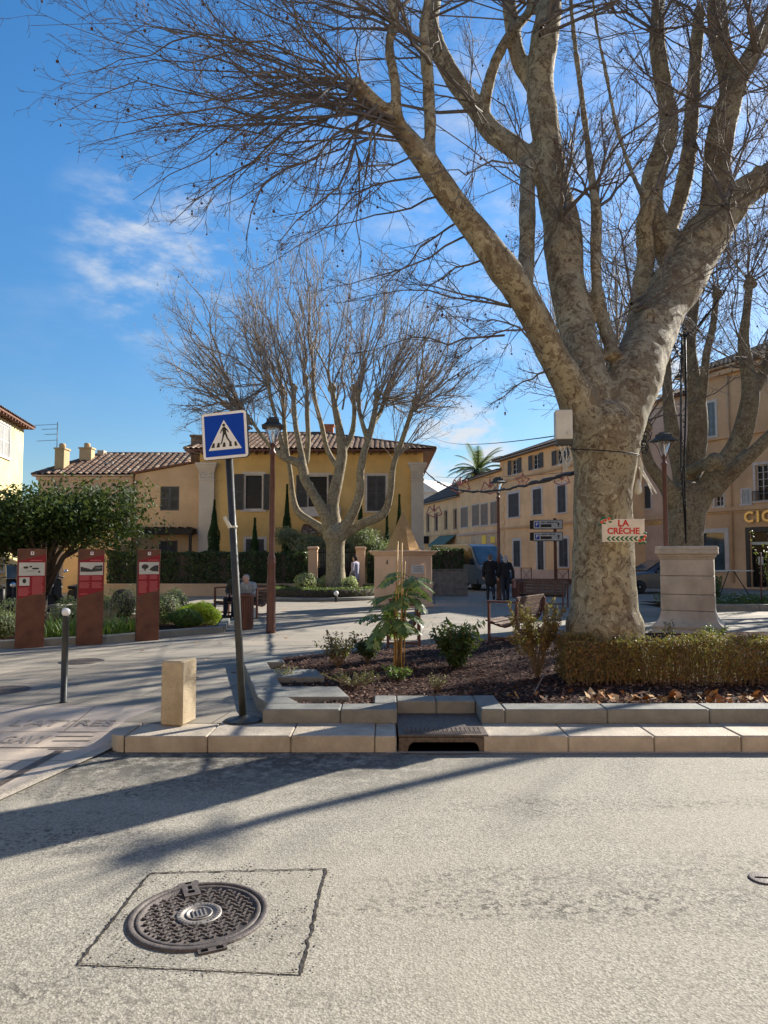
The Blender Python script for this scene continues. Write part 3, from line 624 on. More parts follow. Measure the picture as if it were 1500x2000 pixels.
for k in range(3): mb.box((0,-sd/2-.038,1.33-k*.07),(.4,.004,.016))
mb.build('inscription_lines',M['darkgrey'],t)
MB().prism([(-.05,1.42),(.05,1.42),(.03,1.47),(.028,1.52),(0,1.57),(-.028,1.52),(-.03,1.47)],-sd/2-.01,-sd/2-.001,'x').build('bell_mark',M['darkgrey'],t)
# ---------------- buildings ----------------
class Bld:
    """facade from A to B (plan points); local frame: x along the facade, -y outwards, z up"""
    def __init__(s,name,label,cat,A,B,group=None):
        A=Vector((A[0],A[1],0)); B=Vector((B[0],B[1],0)); d=B-A; s.W=d.length; s.A=A; s.rz=math.atan2(d.y,d.x)
        s.ux=d.normalized(); s.n=Vector((s.ux.y,-s.ux.x,0)); s.t=thing(name,A,s.rz,label,cat,group)
    def loc(s,u,v):
        d=ray(u,v); o=Vector((0,0,CAMZ)); t=(s.A-o).dot(s.n)/d.dot(s.n); p=o+d*t; return (p-s.A).dot(s.ux),p.z
    def walls(s,H,D,mat,ops,bot=-.2,side_ops=(),mat2=None,Hb=None):
        """ops rect list (x0,x1,z0,z1)"""
        xs=sorted(set([0,s.W]+[min(max(o[i],0),s.W) for o in ops for i in (0,1)])); zs=sorted(set([bot,H]+[min(max(o[i],bot),H) for o in ops for i in (2,3)]))
        mb=MB()
        for i in range(len(xs)-1):
            for j in range(len(zs)-1):
                cx=(xs[i]+xs[i+1])/2; cz=(zs[j]+zs[j+1])/2
                if xs[i+1]-xs[i]<1e-4 or zs[j+1]-zs[j]<1e-4: continue
                if any(o[0]<cx<o[1] and o[2]<cz<o[3] for o in ops): continue
                mb.quad((xs[i],0,zs[j]),(xs[i+1],0,zs[j]),(xs[i+1],0,zs[j+1]),(xs[i],0,zs[j+1]))
        r=.22
        for x0,x1,z0,z1 in [o[:4] for o in ops]:
            mb.quad((x0,0,z0),(x0,r,z0),(x0,r,z1),(x0,0,z1)); mb.quad((x1,0,z0),(x1,0,z1),(x1,r,z1),(x1,r,z0)); mb.quad((x0,0,z1),(x0,r,z1),(x1,r,z1),(x1,0,z1)); mb.quad((x0,0,z0),(x1,0,z0),(x1,r,z0),(x0,r,z0)); mb.quad((x0,r,z0),(x1,r,z0),(x1,r,z1),(x0,r,z1))
        W=s.W; mb.quad((0,0,bot),(0,D,bot),(0,D,H),(0,0,H)); mb.quad((W,0,bot),(W,0,H),(W,D,H),(W,D,bot)); mb.quad((0,D,bot),(W,D,bot),(W,D,H),(0,D,H)); mb.quad((0,0,H),(W,0,H),(W,D,H),(0,D,H))
        me=bpy.data.meshes.new('wall'); me.from_pydata(mb.v,[],mb.f); me.update(); link('wall',me,mat,s.t)
    def leaf(s,par,x0,x1,z0,z1,mat,y=-.035,name='shutter'):
        mb=MB(); w=x1-x0; h=z1-z0; f=.06; cx=(x0+x1)/2
        for xx in (x0+f/2,x1-f/2): mb.box((xx,y,(z0+z1)/2),(f,.035,h))
        for zz in (z0+f/2,z1-f/2,z0+h*.5): mb.box((cx,y,zz),(w-2*f+.004,.033,f))
        n=max(4,int(h/.095))
        for k in range(n): mb.box((cx,y+.004,z0+f+(h-2*f)*(k+.5)/n),(w-2*f+.002,.012,(h-2*f)/n*1.05),0,R(28))
        return mb.build(name,mat,par)
    def window(s,op,kind='closed',sm='shutter',trim='white_frame',tw=.12,sill=True,glass='glassd',bars=(2,3),label=None):
        x0,x1,z0,z1=op[:4]; w=x1-x0
        if kind in('closed',):
            fr=MB(); fr.box(((x0+x1)/2,.16,(z0+z1)/2),(w,.03,z1-z0)); p=fr.build('window',M['glassd'],s.t)
            s.leaf(p,x0+.01,(x0+x1)/2-.004,z0+.01,z1-.01,M[sm],.03); s.leaf(p,(x0+x1)/2+.004,x1-.01,z0+.01,z1-.01,M[sm],.03)
        else:
            gl=MB(); gl.box(((x0+x1)/2,.17,(z0+z1)/2),(w,.01,z1-z0)); p=gl.build('window',M[glass],s.t)
            if kind not in('dark','opendark'):
                fr=MB(); f=.055
                for xx in (x0+f/2,x1-f/2,(x0+x1)/2): fr.box((xx,.14,(z0+z1)/2),(f,.05,z1-z0))
                for k in range(bars[1]+1): fr.box(((x0+x1)/2,.138,z0+f/2+(z1-z0-f)*k/bars[1]),(w-.01,.035,f if k in (0,bars[1]) else .025))
                fr.build('frame',M[trim],p)
            if kind=='opendark':
                fr=MB(); f=.07
                for xx in (x0+f/2,x1-f/2): fr.box((xx,.05,(z0+z1)/2),(f,.08,z1-z0))
                for zz in (z0+f/2,z1-f/2): fr.box(((x0+x1)/2,.05,zz),(w-2*f,.08,f))
                fr.build('frame',M[trim],p)
            if kind in('open','openglass','opendark'):
                sw=w/2
                s.leaf(p,x0-sw-.02,x0-.02,z0,z1,M[sm],-.04); s.leaf(p,x1+.02,x1+sw+.02,z0,z1,M[sm],-.04)
        if tw:
            tr=MB(); o=.006
            if kind not in('open','openglass','opendark'):
                for xa,xb in ((x0-tw,x0),(x1,x1+tw)): tr.bb(xa,xb,-.02,o,z0,z1)
            tr.bb(x0-tw,x1+tw,-.024,o,z1,z1+tw); tr.build('surround',M[trim],p)
        if sill:
            sl=MB(); sl.bb(x0-tw-.04,x1+tw+.04,-.07,.02,z0-.09,z0-.002); sl.build('sill',M[trim],p)
        return p
    def R(s,u0,v0,u1,v1):
        a=s.loc(u0,(v0+v1)/2)[0]; b=s.loc(u1,(v0+v1)/2)[0]; um=(u0+u1)/2; return (a,b,s.loc(um,v1)[1],s.loc(um,v0)[1])
def tiles(name,P0,P1,up,L,hl,hr,mat,par,tw=.21,step=.38,amp=.045):
    """corrugated canal tile slope; P0-P1 eave line, up = slope vector (unit), hl/hr hip insets"""
    P0=Vector(P0); P1=Vector(P1); W=(P1-P0).length; sx=(P1-P0).normalized(); up=Vector(up).normalized(); nn=sx.cross(up).normalized()
    if nn.z<0: nn=-nn
    nc=max(2,int(W/tw))*4; rows=max(2,int(L/step)); V=[];Q=[]
    for i in range(nc+1):
        s=W*i/nc; tm=1
        if hl>0: tm=min(tm,s/hl)
        if hr>0: tm=min(tm,(W-s)/hr)
        prof=(0,.7,1,.7)[i%4]*amp
        for j in range(rows+1):
            for e in (0,1):
                if (j==0 and e==0) or (j==rows and e==1): continue
                t=min(j/rows,tm); lift=(.022 if e==1 else 0)
                V.append(P0+sx*s+up*(L*t)+nn*(prof+lift))
    per=2*rows
    for i in range(nc):
        for j in range(per-1): a=i*per+j; Q.append((a,a+per,a+per+1,a+1))
    me=np_mesh(name,[tuple(v) for v in V],Q,False); return link(name,me,mat,par)
def hiproof(b,H,D,ov,rise,hip,mat,tw=.26,amp=.06,back=True,ridge_in=0,edge='rustred',hl=None,hr=None,soff='rustred'):
    """roof over local rectangle 0..W,0..D"""
    W=b.W; hl=hip if hl is None else hl; hr=hip if hr is None else hr
    e=MB(); e.bb(-ov,W+ov,-ov,D+ov,H,H+.09); r=e.build('roof',M[soff],b.t)
    half=D/2+ov; L=math.hypot(half,rise); up=(0,half,rise)
    tiles('tiles',(-ov-.05,-ov-.05,H+.10),(W+ov+.05,-ov-.05,H+.10),up,L,hl,hr,mat,r,tw,.38,amp)
    tiles('tiles',(W+ov,D+ov,H+.10),(-ov,D+ov,H+.10),(0,-half,rise),L,hr,hl,mat,r,tw,.38,amp)
    if hr: tiles('tiles',(W+ov,-ov,H+.10),(W+ov,D+ov,H+.10),(-hr,0,rise),math.hypot(hr,rise),half,half,mat,r,tw,.38,amp)
    if hl: tiles('tiles',(-ov,D+ov,H+.10),(-ov,-ov,H+.10),(hl,0,rise),math.hypot(hl,rise),half,half,mat,r,tw,.38,amp)
    if not hr: g_=MB(); g_.add([(W,0,H+.05),(W,D,H+.05),(W,D/2,H+rise*.95)],[(0,1,2)]); g_.build('gable',M['beige_stucco'],r)
    if not hl: g_=MB(); g_.add([(0,0,H+.05),(0,D,H+.05),(0,D/2,H+rise*.95)],[(0,1,2)]); g_.build('gable',M['beige_stucco'],r)
    rg=MB(); x0=hl-ov if hl else -ov; x1=W-hr+ov if hr else W+ov
    if x1-x0>.2: rg.tube([(x0,D/2,H+.12+rise),(x1,D/2,H+.12+rise)],.10,8)
    if hr: rg.tube([(W+ov,-ov,H+.14),(x1,D/2,H+.14+rise)],.09,8)
    if hl: rg.tube([(-ov,-ov,H+.14),(x0,D/2,H+.14+rise)],.09,8)
    rg.build('ridge_tiles',mat,r)
    return r
def rafters(b,H,ov,mat,par,y=0):
    mb=MB(); n=int(b.W/.45)
    for k in range(n): mb.box((.2+k*.45,y-ov/2,H-.06),(.08,ov,.11))
    mb.build('rafter_ends',mat,par)  # row of separate rafter ends under the eave
def chimney(par,x,y,z,w,d,h,mat,pots=True):
    mb=MB(); mb.bb(x-w/2,x+w/2,y-d/2,y+d/2,z-.6,z+h); mb.bb(x-w/2-.06,x+w/2+.06,y-d/2-.06,y+d/2+.06,z+h,z+h+.10)
    if pots: mb.lathe([(min(w,d)*.32,z+h+.1),(min(w,d)*.36,z+h+.35),(min(w,d)*.26,z+h+.42)],10,(x,y,0))
    return mb.build('chimney',mat,par)
# ---- the sunlit street front behind the photographer, which bounces warm light into the shade
for i,(xa,w_,h_,m_,l_) in enumerate(((-38,13,9,'ochre2','ochre house out of view on the near side of the street, far left'),(-24.8,11,10,'salmon','salmon house out of view on the near side of the street, left'),(-13.6,12,9.5,'pale_yellow','pale yellow house out of view right behind the photographer'),(-1.4,12,10.5,'ochre','ochre house out of view right of the pale yellow one'),(10.8,12,9,'pink_stucco','rose house out of view on the near side of the street, right'),(23,15,10,'ochre2','ochre house out of view at the far right of the near side'))):
    b=Bld('street_house',l_,'house',(xa+w_,-9.0),(xa,-9.0)); ops=[(1.2+k*3.4,2.2+k*3.4,z,z+1.8) for k in range(int((w_-2)/3.4)+1) if 2.2+k*3.4<w_-.5 for z in (1.0,4.2,7.0) if z+1.8<h_]; b.walls(h_,9,M[m_],ops)
    for o in ops: b.window(o,'closed',tw=.12)
    hiproof(b,h_,9,.4,1.5,3,M['tile'])
# ---- villa
YV=36.0; xl=(388-750)/F*YV; xr_=(827-750)/F*YV
b=Bld('villa','deep yellow villa with cream pilasters and hipped tile roof behind the dark hedge','house',(xl,YV),(xr_,YV))
HV=b.loc(600,884)[1]
w1=b.R(477,926,514,996); w2=b.R(600,928,641,992); w3=b.R(717,929,753,998); w4=b.R(480,1053,516,1084); dr=b.R(625,1062,690,1140); dr=(dr[0],dr[1],0,dr[3])
b.walls(HV,10,M['yellow_stucco'],[w1,w2,w3,w4,dr])
b.window(w1,'opendark'); p=b.window(w2,'opendark'); b.window(w3,'closed'); b.window(w4,'closed')
MB().box(((dr[0]+dr[1])/2,.2,dr[3]/2),(dr[1]-dr[0],.04,dr[3])).build('door',M['darkgrey'],b.t)
x0_,z0_=b.loc(588,992); x1_,z1_=b.loc(666,1010); mb=MB(); mb.bb(x0_,x1_,-.55,-.005,z1_,z0_); bal=mb.build('balcony',M['white_frame'],b.t)
mb=MB()
for k in range(9): mb.box((x0_+.1+k*(x1_-x0_-.2)/8,-.5,z0_+.28),(.03,.03,.56))
mb.box(((x0_+x1_)/2,-.5,z0_+.57),(x1_-x0_,.04,.03)); mb.build('railing',M['darkgrey'],bal)
cx0,cz0=b.loc(592,1022); cx1,cz1=b.loc(706,1036)
tiles('door_canopy',(cx0,-1.3,cz1-.25),(cx1,-1.3,cz1-.25),(0,1.3,.55),1.4,0,0,M['tile'],b.t)
for (ua,ub) in ((390,419),(803,827)):
    xa=b.loc(ua,1000)[0]; xb=b.loc(ub,1000)[0]; zc=b.loc(ua,905)[1]; cc=(xa+xb)/2
    mb=MB(); mb.bb(xa,xb,-.22,-.003,-.2,zc-.9); p=mb.build('pilaster',M['grey_stucco'],b.t)
    mb=MB(); hwid=(xb-xa)/2
    mb.bb(xa-.03,xb+.03,-.26,-.003,zc-.9,zc-.82); mb.bb(xa,xb,-.23,-.003,zc-.82,zc-.45)
    for k in range(7):
        for r in range(2): mb.sphere((xa+.04+(2*hwid-.08)*k/6,-.235,zc-.75+r*.17+.04*(k%2)),.055,6,(1,.5,1.3))
    for k,(g_,h_) in enumerate(((.03,.1),(.07,.12),(.12,.12),(.17,.1))): mb.bb(xa-g_,xb+g_,-.24-g_,-.003,zc-.45+k*.112,zc-.45+k*.112+.11)
    mb.build('capital',M['grey_stucco'],p)
rf=hiproof(b,HV,10,.62,1.75,6.2,M['tile'],hl=1.2,hr=6.2)
rafters(b,HV,.6,M['rustred'],rf)
chimney(rf,b.loc(618,830)[0]+.2,5.2,HV+1.75,.6,.5,.55,plain('brick chimney',(.38,.15,.08),.9),False)
xc_,zc_=b.loc(380,900); chimney(rf,xc_-.05,1.2,zc_+.4,.75,.8,.98,M['tile2'],False)
p=b.loc(452,1000)
# ---- annex
YA=36.25; b=Bld('annex_house','beige lean-to house with sloping roof edge left of the yellow villa','house',((262-750)/F*YA,YA),((390-750)/F*YA-.02,YA))
ha=b.loc(264,926)[1]; hb=b.loc(388,903)[1]
w1=b.R(313,950,350,997); w2=b.R(310,1056,347,1086)
b.walls(ha,7,M['beige_stucco'],[w1,w2])
mb=MB(); mb.prism([(0,ha),(b.W,ha),(b.W,hb)],0,.3); mb.build('raking_wall',M['beige_stucco'],b.t)
mb=MB(); mb.prism([(-.22,ha-.02),(b.W+.0,hb+.02),(b.W+.0,hb+.12),(-.22,ha+.09)],-.12,7.2); mb.build('roof_edge',M['rust'],b.t)
b.window(w1,'closed',tw=0,sill=False); b.window(w2,'closed',tw=0,sill=False)
xa,za=b.loc(290,1033); xb,zb=b.loc(383,1044); mb=MB(); mb.bb(xa,xb,-.9,-.01,zb,za)
for k in range(6): mb.box((xa+.2+k*(xb-xa-.4)/5,-.5,za+.03),(.07,1.0,.09))
mb.bb(xb-.12,xb,-.9,-.78,0,zb); pg=mb.build('pergola',M['wire'],b.t)
mb=MB(); mb.tube([(-.05,-.1,0),(-.05,-.1,ha-.5),(.02,-.25,ha-.15),(-.05,-.28,ha)],.06,8); mb.build('downpipe',M['rust'],b.t)
# ---- pink house, tiled
YP=45; b=Bld('pink_house','salmon pink house under a ribbed tile roof with twin chimneys','house',((72-750)/F*YP,YP),((338-750)/F*YP,YP))
H=b.loc(160,931)[1]; w1=b.R(238,952,265,1004); w2=b.R(163,952,192,1004); b.walls(H,8,M['salmon'],[w1,w2])
b.window(w1,'closed','shutter_lt',tw=.1); b.window(w2,'closed','shutter_lt',tw=.1)
mb=MB(); mb.bb(-.1,b.W+.1,-.14,-.003,H-.22,H-.02); mb.bb(-.02,b.W+.02,-.06,-.003,H-.32,H-.22); mb.build('cornice',M['salmon'],b.t)
rf=hiproof(b,H,8,.3,1.95,0,M['tile'],.40,.10,hl=2.6,hr=0,soff='salmon')
zz=b.loc(88,920)[1]; cp=stucco('chimney render',(.50,.36,.20),.5)
chimney(rf,1.05,.9,H+.7,.6,.8,1.15,cp); chimney(rf,1.95,2.6,H+1.3,.8,.6,.85,cp)
cx,cz=b.loc(152,886); mb=MB(); mb.bb(cx-.2,cx+.25,3.5,4.1,cz+.1,cz+.75); mb.build('roof_vent',M['kerb'],rf)
cx,cz=b.loc(192,905); mb=MB(); mb.bb(cx-.35,cx+.3,1.6,2.3,H+.75,H+1.12); mb.build('skylight',M['offwhite'],rf)
mb=MB(); mb.tube([(b.W*.125,-.1,0),(b.W*.125,-.1,H-.3)],.05,8); mb.build('downpipe',M['rust'],b.t)
an=thing('roof_antenna',b.t.location+Vector((.55,1.2,H+1.0)),0,'thin television antenna beside the twin chimneys','antenna')
mb=MB(); mb.tube([(0,0,0),(0,0,2.75)],.025,6)
for k,(z,L) in enumerate(((2.6,1.5),(2.3,1.0),(1.95,.8),(1.55,1.3))):
    mb.tube([(0,0,z),(-L,0,z-.05*L)],.014,5)
    for q in range(6): mb.tube([(-L*q/5,-.2,z-.05*L*q/5),(-L*q/5,.2,z-.05*L*q/5)],.008,4)
mb.build('mast',M['darkgrey'],an)
# ---- left yellow building facing right
A=Vector((-19.1,30,0)); Bv=Vector(((40-750)/F*38,38,0)); A=Vector((Bv.x+1.6,26,0))
A=Vector(((-12-750)/F*34,34,0)); d=(Bv-A).normalized(); A=Bv-d*16
b=Bld('sunlit_house','pale yellow sunlit house corner at the left edge','house',(A.x,A.y),(Bv.x,Bv.y))
H=b.loc(39,832)[1]; w1=b.R(-4,832,19,893); x0,z0=b.loc(2,1066); x1,z1=b.loc(12,1112)
w1=(w1[0],w1[1],b.loc(10,893)[1],b.loc(10,830)[1]); dl=b.R(-8,1066,7,1116); b.walls(H,9,M['pale_yellow'],[w1,dl])
b.window(w1,'closed','shutter_lt',tw=.1); b.window(dl,'dark',tw=.12,glass='glassb')
rf=hiproof(b,H,9,.42,1.6,4,M['tile'],soff='rust'); rafters(b,H,.4,M['rust'],rf)
mb=MB(); mb.bb(b.W,b.W+.9,1.2,2.6,b.loc(40,872)[1]-.5,b.loc(40,872)[1]-.05); mb.build('side_canopy',M['tile2'],b.t)
mb=MB(); mb.bb(-.1,b.W+.02,-.03,-.003,-.1,3.6); mb.build('ground_floor_band',M['salmon'],b.t) if False else None
# low lime building behind the citrus tree and parked bikes
b=Bld('low_house','low sandy wall building glimpsed under the citrus tree','house',((125-750)/F*33,33),((222-750)/F*33,33)); H=b.loc(170,1064)[1]
b.walls(H,5,M['ochre2'],[]); MB().prism([(0,H),(b.W,H),(b.W,H+.9)],0,.2).build('gable',M['ochre2'],b.t); MB().prism([(-.2,H),(b.W+.2,H+.95),(b.W+.2,H+1.05),(-.2,H+.1)],-.3,5).build('roof',M['tile2'],b.t)
# ---- right side street
P1=Vector((4.35,80,0)); P2=Vector(((896-750)/F*68.6,68.6,0)); P3=Vector(((978-750)/F*58,58,0)); dd=(P3-P2).normalized(); P4=Vector((14.0,42.6,0))
b=Bld('street_house','low ochre terraced house with a dark old tile roof and green awning','house',(P1.x-.6,P1.y+3),(P2.x,P2.y))
H=b.loc(895,971)[1]; ops=[b.R(833,1005,838.5,1038),b.R(849,1003,855,1036),b.R(868,998,873.5,1033),b.R(886,995,892,1032)]; b.walls(H,9,M['ochre'],ops)
for o in ops: b.window(o,'glass','shutter_br',tw=.08,trim='shutter_br')
rf=hiproof(b,H,9,.4,2.6,0,M['tile2'],soff='shutter_br'); chimney(rf,b.loc(871,950)[0],3.6,b.loc(871,962)[1]+.8,1.1,1.2,1.2,M['tile2'])
x0,z0=b.loc(858,1047); x1,z1=b.loc(891,1062); MB().prism([(0,z0),(-1.2,z1),(-1.2,z1-.25),(-1.15,z1-.25),(-1.15,z1-.03),(0,z0-.06)],x0,x1,'x').build('awning',plain('green awning',(.10,.16,.12),.8),b.t)
g_=MB(); a,c=b.loc(830,1055); g_.box((a+.8,-.5,c),(1.6,.9,.8)); g_.build('dark_awning',M['wire'],b.t)
MB().bb(0,b.W,-.10,-.003,b.loc(860,1046)[1],b.loc(860,1046)[1]+.12).build('string_course',M['orange_stucco'],b.t)
b=Bld('terrace_house','two storey ochre terraced house with taupe shutters and a yellow fronted shop','house',(P2.x,P2.y-.02),(P3.x,P3.y))
H=b.loc(977,921)[1]; ops=[b.R(900,991,914,1030),b.R(922,986,936,1027),b.R(939,984,953,1026),b.R(958,980,973,1023)]
sh=[b.R(926,1066,941,1128),b.R(955,1064,972,1128)]; sh=[(o[0],o[1],.05,o[3]) for o in sh]; b.walls(H,10,M['ochre2'],ops+sh)
for o in ops: b.window(o,'closed','shutter_br',tw=.08)
for o in sh: b.window(o,'glass',tw=0,sill=False,glass='glassb',bars=(2,1),trim='shutter_br')
rf=hiproof(b,H,10,.45,1.2,0,M['tile2'],soff='shutter_br')
z=b.loc(940,1042)[1]; MB().bb(0,b.W,-.18,-.003,z-.05,z+.14).build('string_course',M['pink_stucco'],b.t)
x0,z0=b.loc(922,1044); x1,z1=b.loc(973,1062); MB().bb(x0,x1,-.12,-.003,z1,z0-.1).build('shop_fascia',M['beige_stucco'],b.t)
x0,z0=b.loc(944,1044); x1,z1=b.loc(952.5,1062); MB().bb(x0,x1,-.16,-.124,z1,z0-.1).build('yellow_sign',plain('yellow sign',(.85,.50,.02),.5),b.t)
x0,z0=b.loc(961,1046); x1,z1=b.loc(970,1062); MB().bb(x0,x1,-.16,-.124,z1+.1,z0-.1).build('yellow_sign',bpy.data.materials['yellow sign'],b.t)
b=Bld('corner_house','tall three storey ochre house with slate shutters left of the big trunk','house',(P3.x,P3.y-.02),(P4.x,P4.y))
H=b.loc(1082,871)[1]
top=[b.R(999,897,1012,926),b.R(1040,887,1054,916),b.R(1087,877,1104,906)]; mid=[b.R(993,964,1013.5,1010),b.R(1041,955,1057.5,1005),b.R(1089,948,1105,1001)]
gr=[b.R(1003,1056,1016,1107),b.R(1092,1052,1109,1107)]; dr=b.R(1050,1050,1062,1130); dr=(dr[0],dr[1],.02,dr[3])
more=[]
for k in (1,): 
    for s_ in (top,mid,gr): o=s_[-1]; more.append((o[0]+4,o[1]+4,o[2],o[3]))
b.walls(H,11,M['ochre2'],top+mid+gr+[dr]+more)
for o in top: b.window(o,'openglass',tw=0)
for o in mid: b.window(o,'closed',tw=.2)
for o in gr: b.window(o,'closed',tw=.2)
for o,kk in zip(more,('openglass','closed','closed')): b.window(o,kk,tw=.15 if kk=='closed' else 0)
b.window(dr,'closed',tw=.25,sill=False)
for v_,d_ in ((1029,.14),(925,.12)):
    z=b.loc(1040,v_ if v_>1000 else 929)[1]; MB().bb(0,b.W,-d_,-.003,z,z+.16).build('string_course',M['orange_stucco'],b.t)
MB().bb(0,b.W,-.05,-.003,-.2,.75).build('plinth',M['salmon'],b.t)
q=MB()
for k in range(int(H/.5)): q.bb(0,.75 if k%2 else .55,-.045,-.003,.78+k*.5,.78+k*.5+.46) if .78+k*.5+.46<H else None
q.build('quoins',M['ochre2'],b.t)
rf=hiproof(b,H,11,.5,2.2,5,M['tile2'],soff='shutter_br',hl=5.5)
# white house far behind
b=Bld('white_house','small white gabled house far behind the tile roofs','house',((815-750)/F*100,100),((850-750)/F*100,98)); H=b.loc(845,962)[1]; b.walls(H,8,M['white_frame'],[])
MB().prism([(-.5,H),(b.W+.6,H),(b.W*.1,H+2.1)],-.4,8).build('roof',M['white_frame'],b.t)
# ---- right: pink house and big tan building
C1=Vector((15.25,44.4,0)); C2=Vector((17.35,40.1,0)); C3=Vector((20.6,33.6,0))
b=Bld('rose_house','rose coloured house partly hidden behind the big plane trunk','house',(C1.x,C1.y),(C2.x,C2.y)); H=b.loc(1285,786)[1]
w1=b.R(1240,950,1271,994); w2=b.R(1243,1068,1257,1112); w3=b.R(1262,870,1290,905); w4=b.R(1300,950,1322,994); b.walls(H,9,M['pink_stucco'],[w1,w2,w4]); b.window(w1,'closed',tw=.1); b.window(w4,'closed',tw=.1); b.window(w2,'glass',tw=.1,glass='glassb',bars=(2,2))
x0,z0=b.loc(1242,1008); MB().bb(.1,b.W-.1,-.14,-.003,z0-.3,z0).build('string_course',M['beige_stucco'],b.t)
text_mb('coccecv',.42,.02,'shop_lettering',M['gold'],b.t,(b.loc(1276,1021)[0],-.05,b.loc(1276,1021)[1]))
hiproof(b,H,9,.4,1.6,0,M['tile2'],soff='rust')
b=Bld('bank_building','large orange tan bank building with gold letters at the right edge','building',(C2.x,C2.y-.02),(C3.x,C3.y)); H=b.loc(1440,714)[1]
u1=b.R(1381,786,1397,852); m0=b.R(1476,907,1501,978); m1=b.R(1396,968,1413,989); m2=b.R(1450,957,1465,984); g0=b.R(1372,1041,1416,1114); d0=b.R(1466,1038,1530,1145); d0=(d0[0],d0[1],.1,d0[3])
u2=b.R(1478,760,1500,836)
b.walls(H,14,M['orange_stucco'],[u1,m0,m1,m2,g0,d0]); b.window(u1,'closed','shutter_bl',tw=.14); b.window(m0,'glass',tw=.14,bars=(2,5)); b.window(m1,'glass',tw=.1,bars=(2,2)); b.window(m2,'closed','shutter_lt',tw=.1); b.window(g0,'dark',tw=.25,glass='glassb'); p=b.window(d0,'glass',tw=.25,sill=False,trim='darkgrey',bars=(2,1))
mb=MB(); 
x0,x1=m0[0]-.1,m0[1]+.1
for k in range(12): mb.box((x0+(x1-x0)*k/11,-.15,m0[2]+.25),(.02,.02,.5))
mb.box(((x0+x1)/2,-.15,m0[2]+.5),(x1-x0,.03,.03)); mb.build('window_rail',M['wire'],b.t)
MB().box(((d0[0]+d0[1])/2,.1,b.loc(1490,1061)[1]),(d0[1]-d0[0],.06,.14)).build('door_transom',M['offwhite'],b.t)
MB().box((d0[0]+.5,.1,b.loc(1497,1095)[1]),(.28,.02,.4)).build('door_notice',M['offwhite'],b.t)
for v_,dep,hh in ((736,.30,.25),(859,.14,.16),(997,.16,.22),(1003,.08,.08)):
    z=b.loc(1387,v_)[1]; MB().bb(-.02,b.W,-dep,-.003,z-hh/2,z+hh/2).build('string_course',M['orange_stucco'],b.t)
for u in (1427,1347): x=b.loc(u,900)[0]; MB().tube([(max(x,.15),-.1,.3),(max(x,.15),-.1,H-.4)],.055,8).build('downpipe',M['orange_stucco'],b.t)
for k,c in enumerate('CIC'):
    xx=b.loc((1466,1484,1501)[k],1011)[0]; text_mb(c,.78,.05,'letter',M['gold'],b.t,(xx,-.12,b.loc(1466,1011)[1]),bold=.02)
hiproof(b,H,14,.45,3.2,5,M['tile2'],soff='orange_stucco',hl=5)
# distant wooded mass closing the horizon is hidden here by the houses
# ---- garden wall, gate, hedge
YW=30.2
def wallthing(name,label,xa,xb,y,h,d,mat,cat='wall'):
    t=thing(name,(xa,y,0),0,label,cat); MB().bb(0,xb-xa,0,d,-.1,h-.08).build('wall',mat,t); MB().bb(-.03,xb-xa+.03,-.03,d+.03,h-.08,h).build('coping',mat,t); return t
hx0=(205-750)/F*YW; gx0=(611-750)/F*YW; gx1=(704-750)/F*YW; hx2=(845-750)/F*YW
wallthing('garden_wall','low beige garden wall under the long dark hedge',hx0,gx0-.25,YW,.52,.3,M['beige_stucco'])
wallthing('garden_wall','low beige garden wall right of the black gate',gx1+.25,hx2,YW,.52,.3,M['beige_stucco'])
for gx,l in ((gx0,'left beige pillar of the villa gate'),(gx1,'right beige pillar of the villa gate')):
    t=thing('gate_pillar',(gx,YW+.15,0),0,l,'pillar','gate pillars'); MB().bb(-.19,.19,-.19,.19,0,1.95).build('shaft',M['kiosk'],t); MB().lathe([(.27,1.95),(.33,2.0),(.33,2.06),(.25,2.1)],4,sq=True).build('cap',M['kiosk'],t)
t=thing('garden_gate',(gx0+.2,YW+.1,0),0,'black iron gate between the two beige pillars','gate'); w_=gx1-gx0-.4; mb=MB()
for k in range(22): mb.box((w_*(k+.5)/22,0,1.0),(.035,.03,1.9))
mb.build('bars',M['wire'],t); mb=MB()
for z in (.15,1.0,1.85): mb.box((w_/2,.02,z),(w_,.03,.05))
mb.bb(0,w_,.03,.045,.1,1.2); mb.build('gate_frame',M['wire'],t)
# ---------------- foliage tools ----------------
def leaves(P,size,mat,name,par=None,asp=2.0,up=.0,N=None,jit=.5):
    P=np.asarray(P,dtype=float); n=len(P); nv=rng.normal(0,1,(n,3)); 
    if N is not None: nv=np.asarray(N)*1.2+nv*jit
    nv[:,2]+=up; nv/=np.linalg.norm(nv,axis=1)[:,None]+1e-9; a=rng.normal(0,1,(n,3)); u=np.cross(nv,a); u/=np.linalg.norm(u,axis=1)[:,None]+1e-9; v=np.cross(nv,u)
    s=size*rng.uniform(.6,1.35,n)[:,None]; V=np.stack([P-u*s,P-v*s/asp+nv*s*.12,P+u*s,P+v*s/asp+nv*s*.12],1).reshape(-1,3)
    return link(name,np_mesh(name,V,np.arange(4*n).reshape(n,4),False),mat,par)
def ballpts(n,r,c=(0,0,0),shell=.75,lump=.12,sc=(1,1,1)):
    d=rng.normal(0,1,(n,3)); d/=np.linalg.norm(d,axis=1)[:,None]; k=rng.normal(0,1,(8,3))*2.2; ph=rng.uniform(0,6,8); l=1+lump*np.sin(d@k.T+ph).mean(1)*2.5; rr_=r*l*(shell+(1-shell)*rng.random(n)); return d*rr_[:,None]*np.array(sc)+np.array(c),d
